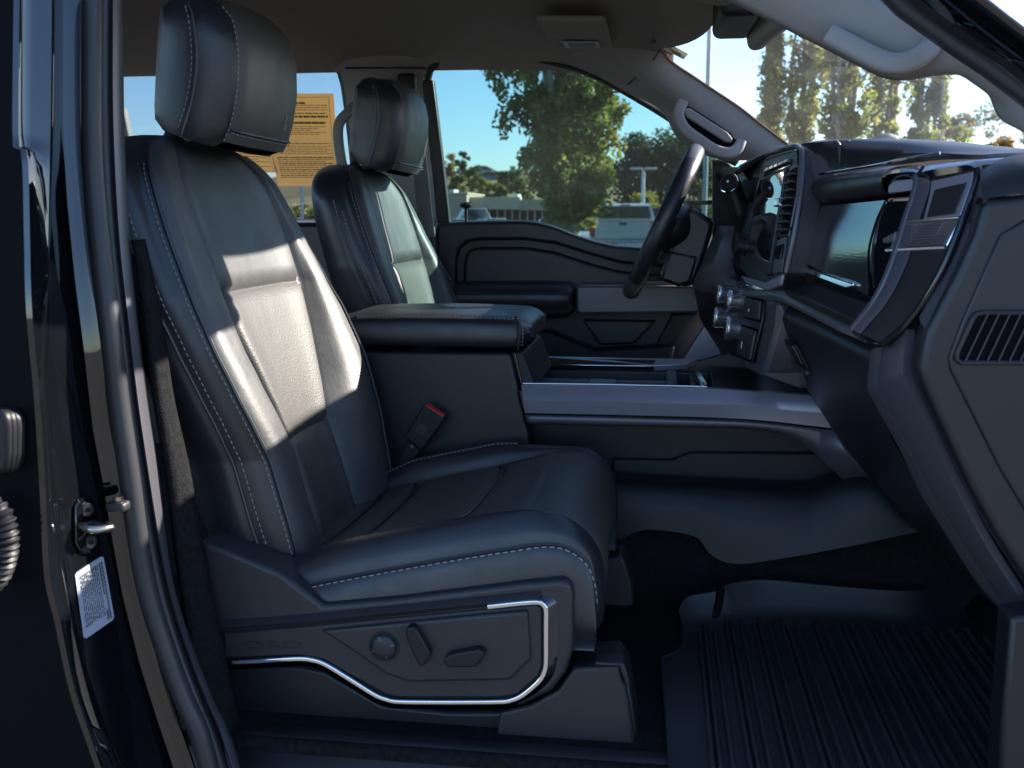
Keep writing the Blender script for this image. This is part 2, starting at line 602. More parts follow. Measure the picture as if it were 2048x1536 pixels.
# interior face between the two side windows (B post trim)
post = thing("door_post_trim", "grey plastic trim on the post between the far side windows", "pillar trim", (-.75, .75, .8))
L_ = PP([(640, 118, .735), (672, 135, .735), (686, 165, .735), (693, 210, .742), (702, 290, .755), (708, 360, .765), (712, 450, .775), (716, 620, .775)])
R_ = PP([(905, 118, .735), (868, 128, .735), (850, 150, .735), (846, 180, .738), (858, 290, .755), (866, 360, .765), (874, 450, .775), (890, 620, .775)])
ribbon("trim_panel", L_, R_, M["pillar"], post, n=50, bulge=(0, -.035, 0), rows=8)
prism("trim_joint", [(690, 134), (852, 134), (851, 137), (690, 137)], .698, .71, M["plastic_dark"], post)
prism("lower_trim", [(716, 440), (868, 440), (880, 640), (716, 640)], .735, .78, M["plastic_soft"], post, bevel=.006)
g = spline(PP([(716, 206, .70), (700, 222, .665), (682, 240, .655), (676, 262, .655), (679, 300, .655), (686, 336, .66), (694, 352, .70)]), n=40)
sweep("grab_handle", g, rrect(.009, .013, .006), M["pillar"], post, up=(0, 1, 0))
bp = spline(PP([(812, 165, .675), (822, 210, .675), (838, 320, .685), (851, 440, .695), (856, 475, .70)]), n=20)
belt = sweep("seat_belt", bp, rrect(.0009, .020, .0006, 2), M["belt"], None, up=(0, 1, 0))
tag(belt, "seat belt webbing running down the far door post behind the driver's headrest", "seat belt")
rbox("belt_guide", P(814, 165, .682), (.05, .03, .045), M["plastic_dark"], post, bevel=.01)

# ---------------------------------------------------------------- rear driver-side door
rd = thing("rear_side_door", "dark rear door with a tall window, seen behind the front seats", "door", (-1.3, .78, .8))
prism("door_panel", [(-700, 447), (708, 447), (712, 900), (-700, 900)], .765, .84, M["plastic_soft"], rd, bevel=.01)
prism("window_ledge", [(-700, 438), (706, 438), (707, 447), (-700, 447)], .77, .83, M["satin"], rd, bevel=.003)
fr_o = PP([(-200, 110, .742), (0, 110, .742), (200, 110, .742), (400, 110, .742), (540, 110, .742), (600, 110, .742), (650, 112, .742), (690, 135, .745), (702, 175, .75), (722, 330, .79), (728, 445, .825)])
fr_i = PP([(-200, 126, .745), (0, 126, .745), (200, 126, .745), (400, 126, .745), (540, 125, .745), (600, 125, .745), (640, 124, .745), (668, 140, .748), (682, 178, .752), (700, 330, .79), (706, 445, .825)])
ribbon("window_frame", fr_o, fr_i, M["rubber"], rd, n=60, bulge=(0, -.008, 0), rows=4, solid=.012)
gpts = [P(-690, 105, .76), P(720, 105, .76), P(728, 447, .835), P(-690, 447, .835)]
mesh("window_glass", gpts, [(0, 1, 2, 3)], M["glass_rear"], rd, solid=.004)
# grab bar of the far rear door, by the glass edge
poly("rear_post", [(246, 215), (262, 300), (262, 440), (236, 440), (236, 215)], (0, .03, 0), M["pillar"], rd, v=.79, bevel=.006)

# ---------------------------------------------------------------- driver door
dd = thing("driver_door", "closed far door with curved window line and padded armrest", "door", (-.2, .8, .8))
belt_line = [(872, 447), (960, 443), (1040, 442), (1075, 445), (1110, 454), (1150, 470), (1190, 483), (1230, 492), (1290, 496), (1360, 496), (1500, 500)]
prism("door_panel", [(872, 470), (1060, 466), (1200, 510), (1500, 520), (1500, 900), (872, 900)], .80, .86, M["plastic_soft"], dd)
groove = [(1500, 540), (1300, 533), (1240, 527), (1180, 510), (1110, 488), (1050, 480), (960, 480), (935, 484), (918, 498), (912, 520), (910, 590), (872, 600)]
prism("upper_roll", belt_line + groove, .772, .84, M["plastic_soft"], dd, bevel=.009, seg=4)
ins = [(925, 590), (927, 524), (932, 506), (944, 497), (965, 494), (1050, 494), (1108, 503), (1178, 526), (1240, 542), (1300, 548), (1450, 552), (1450, 590)]
prism("padded_insert", ins, .782, .82, M["plastic_soft"], dd, bevel=.010, seg=4)
# ledge that catches the light along the glass
ribbon("window_ledge", PP(belt_line, .788), PP([(x, y - 2) for x, y in belt_line], .835), M["plastic"], dd, n=60, solid=.006)
# armrest: long pad, then the satin pull cup
rows = []
for px_, s in ((896, .7), (904, .95), (925, 1), (1130, 1), (1152, 1)):
    rows.append([P(px_, 592 + (r - 592) * s, y) for r, y in ((562, .79), (560, .74), (566, .69), (580, .665), (600, .66), (622, .668), (634, .70), (636, .79))])
grid("armrest", rows, M["leather"], dd, caps=True, sub=1)
tube("armrest_seam", PP([(905, 588, .661), (1020, 588, .659), (1150, 588, .659)]), .0015, M["piping"], dd, n=5)
prism("door_pull", [(1153, 574), (1160, 571), (1240, 571), (1400, 572), (1428, 583), (1424, 600), (1408, 619), (1390, 626), (1160, 628), (1153, 622)], .645, .80, M["satin_dark"], dd, bevel=.006, seg=3)
prism("switch_panel", [(1290, 561), (1370, 560), (1395, 571), (1290, 572)], .68, .78, M["gloss"], dd, bevel=.002)
for i in range(3): rbox("window_switch", P(1308 + i * 22, 560, .71), (.016, .02, .008), M["plastic"], dd, bevel=.002)
prism("pocket_panel", [(1165, 640), (1312, 642), (1268, 688), (1200, 690)], .765, .80, M["plastic"], dd, bevel=.006)
prism("lower_pocket", [(1040, 660), (1100, 662), (1190, 700), (1352, 690), (1340, 740), (1040, 740)], .735, .80, M["plastic_soft"], dd, bevel=.008)
prism("diagonal_strip", [(1345, 628), (1395, 628), (1340, 692), (1312, 690)], .75, .79, M["plastic_dark"], dd, bevel=.004)
# window frame and glass
zf = lambda pts: [(x, y, win_y(y)) for x, y in pts]
fo = PP(zf([(874, 447), (862, 330), (846, 180), (846, 150), (856, 130), (885, 118), (960, 116), (1060, 116), (1130, 126), (1200, 150), (1290, 200), (1350, 235), (1420, 290), (1480, 320)]))
fi = PP(zf([(897, 447), (884, 330), (866, 180), (864, 152), (874, 136), (895, 127), (960, 126), (1060, 127), (1125, 137), (1195, 162), (1285, 212), (1345, 250), (1415, 303), (1470, 333)]))
ribbon("window_frame", fo, fi, M["rubber"], dd, n=70, bulge=(0, -.008, 0), rows=4, solid=.012)
poly("frame_post", [(868, 447, .80), (899, 447, .80), (886, 330, .775), (866, 160, .735), (838, 160, .735), (853, 330, .775)], (0, .03, 0), M["rubber"], dd, bevel=.004)
mesh("window_glass", PP([(x, y, .742 + (y - 110) / 395 * .104) for x, y in ((845, 118), (1060, 118), (1195, 155), (1290, 205), (1350, 240), (1420, 295), (1490, 330), (1500, 505), (850, 505))]), [tuple(range(9))], M["glass_side"], dd, solid=.004)
prism("mirror_post", [(1425, 318), (1450, 320), (1478, 345), (1480, 500), (1425, 500)], .80, .83, M["plastic_dark"], dd, bevel=.004)
cyl("lock_rod", P(932, 446, .80), P(932, 416, .805), .0045, M["plastic_dark"], dd)
lathe("lock_knob", P(932, 418, .805), (0, 0, 1), [(0, .006), (.006, .017), (.011, .018), (.017, .012), (.019, .002)], M["plastic_dark"], dd, n=16)

# exterior mirror beyond the glass
em = thing("door_mirror", "black exterior door mirror seen past the steering wheel", "mirror", (.12, 1.0, 1.4))
prism("mirror_bar", [(1366, 402), (1430, 400), (1430, 409), (1366, 411)], .95, 1.0, M["plastic_dark"], em, bevel=.004)

# ---------------------------------------------------------------- windscreen and its posts
lo = [(1055, 116, .735), (1120, 128, .735), (1190, 150, .735), (1255, 184, .738), (1312, 214, .742), (1332, 232, .742), (1342, 256, .742), (1356, 278, .745), (1385, 298, .75), (1420, 314, .755), (1455, 322, .76), (1500, 322, .765), (1560, 330, .77)]
up = [(1130, -60, .66), (1200, 0, .66), (1260, 45, .66), (1315, 92, .655), (1340, 122, .66), (1385, 153, .67), (1430, 183, .68), (1475, 213, .69), (1510, 240, .70), (1535, 259, .71), (1560, 278, .72), (1590, 300, .73), (1640, 335, .74)]
ap = thing("far_windscreen_post", "grey windscreen post with moulded grab handle beyond the steering wheel", "pillar trim", (.2, .72, 1.5))
ribbon("post_trim", PP(lo), PP(up), M["pillar"], ap, n=80, bulge=(0, -.032, -.012), rows=10)
tube("trim_joint", PP([(1322, 96, .638), (1305, 122, .655), (1282, 146, .672), (1254, 170, .695)]), .0016, M["plastic_dark"], ap, n=6)
tube("edge_trim", PP([(p[0] + 3, p[1] + 1, p[2] - .002) for p in up[3:]]), .003, M["thread_brown"], ap, n=6)
hp = PP([(1366, 202, .652), (1357, 228, .640), (1368, 256, .628), (1398, 280, .622), (1430, 300, .625), (1456, 306, .632), (1474, 298, .645), (1482, 282, .66)])
hs = spline(hp, n=50)
sweep("grab_handle", hs, rrect(.009, .014, .008, 5), M["pillar"], ap, up=(0, 1, 0))
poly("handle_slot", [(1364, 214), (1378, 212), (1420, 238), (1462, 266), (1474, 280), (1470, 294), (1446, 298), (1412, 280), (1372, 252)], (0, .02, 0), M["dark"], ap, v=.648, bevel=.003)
poly("handle_inner", [(1366, 216), (1380, 216), (1455, 264), (1466, 278), (1462, 286), (1450, 284), (1372, 234)], (0, .01, 0), M["pillar"], ap, v=.642, bevel=.004)

ws_far = spline([p + Vector((.004, .03, 0)) for p in PP(up)], n=40)
ws_near = spline(PP([(1330, -60, -.64), (1400, -34, -.64), (1470, -4, -.64), (1560, 40, -.64), (1640, 80, -.64), (1700, 105, -.64), (1760, 120, -.64), (1830, 130, -.64), (1900, 128, -.645), (1985, 175, -.66), (2040, 230, -.68), (2100, 270, -.70), (2200, 320, -.70)]), n=40)
ws = []
for j in range(17):
    t = j / 16
    b_ = math.sin(math.pi * t)
    ws.append([p.lerp(q, t) + Vector((.075 * b_, 0, .045 * b_)) for p, q in zip(ws_far, ws_near)])
wsh = grid("windscreen", ws, M["glass_shield"], None)
tag(wsh, "slightly dusty windscreen above the dashboard", "windscreen")

mir = thing("rear_view_mirror", "grey rear-view mirror at the top of the windscreen", "mirror", (.10, 0.05, 1.86))
c = P(1536, 34, -.14)
rbox("mirror_housing", c + Vector((0, 0, 0)), (.035, .25, .075), M["pillar"], mir, bevel=.014, rot=(0, rad(-12), rad(6)), seg=5)
cyl("mirror_stem", c + Vector((.01, 0, .0)), c + Vector((.03, 0, .12)), .010, M["plastic_dark"], mir)

vis = thing("sun_visor", "folded cloth sun visor with a printed label above the far window", "sun visor", (-.2, .45, 1.95))
vz = P(1150, 96, .60).z
rbox("visor_board", (-.195, .45, vz + .012), (.15, .34, .014), M["headliner"], vis, bevel=.008, rot=(0, rad(2), 0), seg=4)
rbox("visor_label", (-.19, .555, vz + .0002), (.085, .09, .0014), M["sticker"], vis, bevel=0, rot=(0, rad(2), 0))
for k in range(4):
    rbox("print_line", (-.19, .527 + .018 * k, vz - .0009), (.066, .006, .0006), M["ink"], vis, bevel=0, rot=(0, rad(2), 0))

rbox("shade_block", (.125, -.14, 1.905), (.07, .24, .075), M["plastic_dark"], mir, bevel=.015, seg=4)  # added block joining the mirror's shadow to the header's on the seat
pv = thing("added_shade_visor", "folded cloth sun visor added above the windscreen to shade the near seat back", "sun visor", (.0, -.42, 1.93))  # added to cast shade on the upper door-side bolster
rbox("visor_board", (.035, -.44, 1.905), (.15, .40, .018), M["headliner"], pv, bevel=.008, rot=(0, rad(12), 0), seg=4)
cyl("visor_rod", (.06, -.64, 1.905), (.05, -.60, 1.90), .006, M["plastic_dark"], pv)
M["tagcard"] = mat("manila card", (0.50, 0.42, 0.22), 0.8)
tg = thing("hanging_tag", "small manila key tag hanging at the top of the far windscreen post", "tag", (0, .6, 1.93))
tp = PP([(1330, 82), (1377, 108), (1367, 119), (1326, 98)], .60)
prism3("card", tp, (0, .0012, 0), M["tagcard"], tg)
lathe("eyelet", P(1333, 90, .5985), (0, 1, 0), [(0, .004), (.002, .004)], M["ink"], tg, n=12)
for k in range(2):
    tube("print_line", [P(1340 + 4 * k - 2, 97 + 5 * k, .5985), P(1360 + 3 * k, 108 + 4 * k, .5985)], .0012, M["ink"], tg, n=4, smoothpath=False)
tube("string", [P(1334, 89, .60), P(1326, 70, .62), P(1318, 50, .66)], .0012, M["thread"], tg, n=5)

# near windscreen post (passenger side), seen from outside the open door
npx = thing("near_windscreen_post", "grey windscreen post with grab handle above the open doorway", "pillar trim", (.3, -.7, 1.6))
A = [Vector((-.10, -.70, 1.955)), Vector((-.01, -.68, 1.93))] + PP([(1400, -30, -.66), (1470, 0, -.66), (1560, 44, -.66), (1640, 84, -.66), (1700, 114, -.66), (1755, 142, -.66), (1790, 151, -.66), (1830, 149, -.66), (1870, 138, -.66), (1900, 131, -.665), (1925, 140, -.67), (1955, 160, -.675), (1985, 183, -.68), (1994, 205, -.685), (2006, 228, -.69), (2030, 244, -.70), (2070, 258, -.71), (2140, 275, -.72)])
B = [Vector((-.10, -.748, 1.935)), Vector((.02, -.73, 1.905))] + PP([(1560, -120, -.70), (1640, -70, -.70), (1720, -20, -.70), (1790, 20, -.705), (1850, 52, -.71), (1880, 70, -.712), (1905, 86, -.715), (1930, 103, -.72), (1960, 125, -.725), (1985, 143, -.728), (2010, 162, -.73), (2030, 178, -.733), (2048, 193, -.735), (2070, 210, -.738), (2090, 226, -.74), (2110, 240, -.742), (2140, 258, -.745), (2200, 275, -.75)])
ribbon("post_trim", A, B, M["pillar"], npx, n=90, bulge=(0, -.012, -.010), rows=8, solid=.006)
hp = spline(PP([(1660, 70, -.70), (1715, 100, -.715), (1760, 122, -.722), (1795, 128, -.725), (1830, 118, -.722), (1856, 100, -.715), (1862, 84, -.708)]), n=50)
sweep("grab_handle", hp, rrect(.012, .012, .008, 4), M["pillar"], npx, up=(0, 1, 0))
seal = spline([Vector((-1.0, -.765, 1.925)), Vector((-.5, -.765, 1.925)), Vector((-.10, -.765, 1.915))] + PP([(1700, -60, -.755), (1800, 10, -.755), (1905, 86, -.757), (1980, 136, -.76), (2048, 188, -.763), (2150, 270, -.77)]), n=40)
sweep("door_seal", seal, rrect(.013, .010, .007, 3), M["rubber"], npx, up=(0, 1, 0))
A = [Vector((-1.0, -.775, 1.935)), Vector((-.5, -.775, 1.935)), Vector((-.10, -.775, 1.925))] + PP([(1720, -60, -.77), (1820, 10, -.77), (1925, 84, -.77), (2000, 130, -.775), (2060, 178, -.78), (2150, 255, -.78)])
B = [Vector((-1.0, -.80, 2.02)), Vector((-.5, -.80, 2.02)), Vector((-.05, -.81, 2.0))] + PP([(1850, -80, -.86), (1980, 10, -.86), (2080, 84, -.86), (2150, 140, -.86), (2200, 180, -.86), (2260, 240, -.86)])
ribbon("painted_post", A, B, M["paint"], npx, n=30, bulge=(0, -.01, -.005), rows=4, solid=.004)

# ---------------------------------------------------------------- near door post (behind the passenger seat) with striker and label
bpost = thing("near_door_post", "glossy black painted door post with rubber seals beside the passenger seat", "door post", (-.65, -.88, .5))


def post_curve(pts, y): return spline(PP(pts, y), n=60)


# curves down the post, rows -40 .. 1600 (left to right: outer paint ... inner trim)
c_out = [(-30, -40), (-30, 400), (-20, 800), (-10, 1100), (40, 1300), (130, 1480), (200, 1600)]
c_a = [(40, -40), (38, 90), (38, 290), (55, 310), (60, 480), (64, 620), (80, 800), (90, 960), (100, 1150), (120, 1240), (150, 1380), (190, 1500), (225, 1600)]
c_b = [(104, -40), (102, 200), (98, 400), (94, 600), (92, 800), (100, 900), (108, 960), (118, 1100), (135, 1200), (165, 1330), (205, 1450), (240, 1540), (265, 1600)]
c_c = [(126, -40), (126, 250), (134, 400), (150, 560), (168, 700), (186, 860), (205, 960), (225, 1080), (245, 1190), (280, 1330), (318, 1450), (345, 1530), (370, 1600)]
c_d = [(164, -40), (163, 220), (168, 400), (184, 560), (205, 720), (222, 860), (245, 980), (262, 1100), (282, 1200), (318, 1330), (355, 1440), (390, 1540), (415, 1600)]
c_e = [(204, -40), (203, 200), (207, 350), (219, 500), (235, 650), (252, 800), (272, 950), (290, 1080), (312, 1190), (345, 1300), (382, 1400), (410, 1470), (450, 1600)]
c_f = [(222, -40), (222, 200), (227, 350), (237, 500), (254, 650), (272, 800), (294, 950), (315, 1080), (338, 1190), (372, 1300), (410, 1400), (440, 1470), (480, 1600)]
c_g = [(245, -40), (245, 200), (250, 350), (260, 500), (275, 650), (292, 790), (312, 920), (330, 1060), (350, 1180), (384, 1290), (425, 1395), (462, 1475), (500, 1600)]
tl = lambda r: .05 * (1 - min(r, 640) / 800)
crv = lambda c_, y: spline([P(x, r, y + tl(r)) for x, r in c_], n=70)
grid("shaded_gap", [crv([(x - 400, r) for x, r in c_out], -1.0), crv([(x - 60, r) for x, r in c_out], -1.0), crv([(x - 12, r) for x, r in c_a], -.998)], M["dark"], bpost)  # near-black sheet standing in for the shaded gap at the rear door
grid("painted_flange", [crv([(x - 12, r) for x, r in c_a], -.998), crv(c_a, -.997), crv([(x + 6, r) for x, r in c_a], -.992), crv([(x * .55 + b_[0] * .45, r) for (x, r), b_ in zip(c_a, c_b)], -.984), crv(c_b, -.972), crv([(x + 4, r) for x, r in c_b], -.962), crv([(x + 6, r) for x, r in c_b], -.955)], M["paint"], bpost)
def px_at(c_, r):
    for (x0_, r0_), (x1_, r1_) in zip(c_, c_[1:]):
        if r0_ <= r <= r1_: return x0_ + (x1_ - x0_) * (r - r0_) / (r1_ - r0_)
    return c_[-1][0]


def on_post(x, r, off=0.0):
    """point on the forward-facing striker face of the post at a photo pixel"""
    f = (x - px_at(c_b, r) - 6) / max(20, px_at(c_c, r) - px_at(c_b, r) - 6)
    return P(x, r, -.955 + .095 * f + tl(r)) + Vector((.85, -.5, 0)) * off


sf_rows = [-40 + 1640 * k / 70 for k in range(71)]
grid("striker_face", [[on_post(px_at(c_b, r) + 6 + (px_at(c_c, r) - px_at(c_b, r) - 6) * f, r) for r in sf_rows] for f in (0, .25, .5, .75, 1.0)], M["paint"], bpost)
grid("inner_flange", [crv(c_c, -.860), crv([(x + 6, r) for x, r in c_c], -.858), crv([((x + d_[0]) / 2 + 4, r) for (x, r), d_ in zip(c_c, c_d)], -.852), crv(c_d, -.850), crv([(x + 4, r) for x, r in c_d], -.846)], M["paint"], bpost)
mid = crv([((x + d_[0]) / 2, r) for (x, r), d_ in zip(c_e, c_d)], -.868)
sweep("door_seal", mid, [(a_ * .0135, b_ * .0125) for a_, b_ in circ(1, 14)], M["rubber"], bpost, up=(0, 1, 0))
mid = crv([((x + d_[0]) / 2 + 1, r) for (x, r), d_ in zip(c_e, c_f)], -.845)
sweep("inner_seal", mid, [(a_ * .010, b_ * .0055) for a_, b_ in circ(1, 10)], M["rubber"], bpost, up=(0, 1, 0))
grid("post_trim", [crv(c_f, -.845), crv([(x + 4, r) for x, r in c_f], -.852), crv([((x * .4 + g_[0] * .6), r) for (x, r), g_ in zip(c_f, c_g)], -.845), crv(c_g, -.80), crv([(x + 1, r) for x, r in c_g], -.70)], M["satin_dark"], bpost)
grid("inner_edge", [crv([(x - 2, r) for x, r in c_g], -.803), crv([(x + 2, r) for x, r in c_g], -.798), crv([(x + 3, r) for x, r in c_g], -.70)], M["plastic_soft"], bpost)

# striker: plate, two bolts, bent loop
M["steel"] = mat("zinc plated steel", (0.42, 0.39, 0.34), 0.25, metal=1.0)
FN = Vector((.85, -.5, 0)).normalized()
st = thing("door_striker", "steel door latch striker bolted to the black door post", "door striker", on_post(185, 1050))
prism3("plate", [on_post(x, r, .0) for x, r in ((146, 1012), (156, 996), (178, 990), (194, 1006), (199, 1050), (197, 1090), (180, 1108), (160, 1106), (147, 1086))], FN * .005, M["paint"], st, bevel=.002)
for q in ((168, 1018), (175, 1082)):
    lathe("bolt", on_post(*q, .004), FN, [(0, .0095), (.002, .0095), (.004, .0075), (.004, .0035), (.0015, .0035)], M["plastic_dark"], st, n=18)
a_, b_ = on_post(158, 1050, .004), on_post(190, 1046, .004)
lp = spline([a_, a_ + FN * .012 + Vector((0, 0, -.001)), a_.lerp(b_, .2) + FN * .022 + Vector((0, 0, -.001)), a_.lerp(b_, .5) + FN * .024 + Vector((.006, 0, 0)), a_.lerp(b_, .8) + FN * .024 + Vector((.008, 0, 0)), b_ + FN * .016 + Vector((.004, 0, 0)), b_], n=36)
sweep("loop", lp, circ(.0055, 10), M["steel"], st)
bf = thing("rubber_bumper", "small black rubber bumper stop above the striker on the inner seal", "bumper", P(236, 1005, -.90))
rbox("stop", P(236, 1012, -.888), (.024, .02, .012), M["rubber"], bf, bevel=.004)
cyl("clip", P(236, 1000, -.888), P(236, 992, -.888), .006, M["steel"], bf)

lab = thing("door_post_label", "white tyre and loading label stuck on the black door post", "label", on_post(187, 1195))
prism3("label_sheet", [on_post(x, r, .0015) for x, r in ((149, 1150), (153, 1144), (200, 1113), (206, 1114), (227, 1232), (225, 1239), (172, 1276), (166, 1274))], -FN * .0008, M["sticker"], lab)


def on_label(u, v_):
    a_, b_, c2_, d_ = (150, 1148), (204, 1112), (226, 1236), (168, 1276)
    x = (a_[0] * (1 - u) + b_[0] * u) * (1 - v_) + (d_[0] * (1 - u) + c2_[0] * u) * v_
    r = (a_[1] * (1 - u) + b_[1] * u) * (1 - v_) + (d_[1] * (1 - u) + c2_[1] * u) * v_
    return on_post(x, r, .0032)


random.seed(3)
for k in range(11):
    u = .10 + .062 * k
    s, vv, ff = .06, [], []
    while s < .84:
        e = s + random.uniform(.03, .10)
        q = [on_label(u, s), on_label(u + .028, s), on_label(u + .028, min(e, .86)), on_label(u, min(e, .86))]
        o_ = len(vv); vv += q; ff.append((o_, o_ + 1, o_ + 2, o_ + 3))
        s = e + random.uniform(.008, .03)
    mesh("print_line", vv, ff, M["ink"], lab)
for u, s0, s1 in ((.80, .05, .55), (.80, .80, .93), (.88, .06, .95)):
    vv, ff, s = [], [], s0
    while s < s1:
        e = s + random.uniform(.015, .045)
        q = [on_label(u, s), on_label(u + .05, s), on_label(u + .05, e), on_label(u, e)]
        o_ = len(vv); vv += q; ff.append((o_, o_ + 1, o_ + 2, o_ + 3))
        s = e + .010
    mesh("print_line", vv, ff, M["ink"], lab)

# fold of the rear door and its wiring boot, left of the post
boot = thing("wiring_boot", "ribbed black rubber wiring boot at the edge of the door post", "wiring boot", P(10, 1080, -1.0))
pth = spline(PP([(-40, 1000), (-4, 1030), (8, 1070), (6, 1110), (-8, 1150), (-40, 1180)], -1.02), n=90)
sweep("boot", pth, circ(.014, 12), M["plastic_dark"], boot, scale=[1 + .13 * math.sin(i * 1.35) for i in range(90)])
hg = thing("hinge_cover", "ribbed black rubber grommet on the outer edge of the door post", "grommet", P(10, 880, -1.0))
for k, w in enumerate((36, 26, 16)):
    pts_ = [(-40, 820), (w - 14, 822), (w - 2, 836), (w, 860), (w, 910), (w - 4, 936), (w - 16, 948), (-40, 950)]
    prism("ridge", pts_, -1.006 - .006 * k, -.99, M["plastic_dark"], hg, bevel=.004)

# sill and rocker under the doorway
sill = thing("door_sill", "black plastic step cover along the bottom of the doorway", "door sill", (0, -.82, .7))
grid("sill_cover", [[Vector((x, y, z)) for y, z in ((-1.0, .60), (-.99, .70), (-.96, .735), (-.85, .752), (-.80, .82), (-.765, .855), (-.74, .858))] for x in (-.72, -.3, .2, .7)], M["plastic"], sill, solid=.006)

# trim curtain between the door post and the seat (belt tower side)
tw = thing("belt_tower_trim", "dark woven cover between door post and seat back", "trim", (-.75, -.7, .8))
ribbon("cover", PP([(262, 480, -.78), (285, 640, -.78), (305, 800, -.78), (330, 950, -.78), (350, 1120, -.78), (380, 1300, -.78), (430, 1500, -.78)]),
       PP([(275, 480, -.74), (310, 640, -.74), (335, 800, -.74), (370, 950, -.74), (400, 1120, -.74), (440, 1300, -.74), (480, 1500, -.74)]), M["carpet"], tw, n=30, rows=3, solid=.01)
# ---------------------------------------------------------------- seats
def cr(pts, per):
    """smooth curve through the points with `per` samples in every span, so that seams stay on their points"""
    out, m = [], len(pts)
    for i in range(m - 1):
        p1, p2 = pts[i], pts[i + 1]
        p0 = pts[i - 1] if i > 0 else p1 * 2 - p2
        p3 = pts[i + 2] if i + 2 < m else p2 * 2 - p1
        # centripetal knots keep tight corners from overshooting
        t0 = 0.0
        t1 = t0 + max(1e-6, (p1 - p0).length) ** .5
        t2 = t1 + max(1e-6, (p2 - p1).length) ** .5
        t3 = t2 + max(1e-6, (p3 - p2).length) ** .5
        for j in range(per):
            t = t1 + (t2 - t1) * j / per
            a1 = p0 * ((t1 - t) / (t1 - t0)) + p1 * ((t - t0) / (t1 - t0))
            a2 = p1 * ((t2 - t) / (t2 - t1)) + p2 * ((t - t1) / (t2 - t1))
            a3 = p2 * ((t3 - t) / (t3 - t2)) + p3 * ((t - t2) / (t3 - t2))
            b1 = a1 * ((t2 - t) / (t2 - t0)) + a2 * ((t - t0) / (t2 - t0))
            b2 = a2 * ((t3 - t) / (t3 - t1)) + a3 * ((t - t1) / (t3 - t1))
            out.append(b1 * ((t2 - t) / (t2 - t1)) + b2 * ((t - t1) / (t2 - t1)))
    out.append(pts[-1])
    return out


def lerp_tab(tab, z):
    if z <= tab[0][0]: return tab[0][1:]
    for a, b in zip(tab, tab[1:]):
        if z <= b[0]:
            t = (z - a[0]) / (b[0] - a[0])
            t = t * t * (3 - 2 * t) * 0.35 + t * 0.65
            return [p + (q - p) * t for p, q in zip(a[1:], b[1:])]
    return tab[-1][1:]


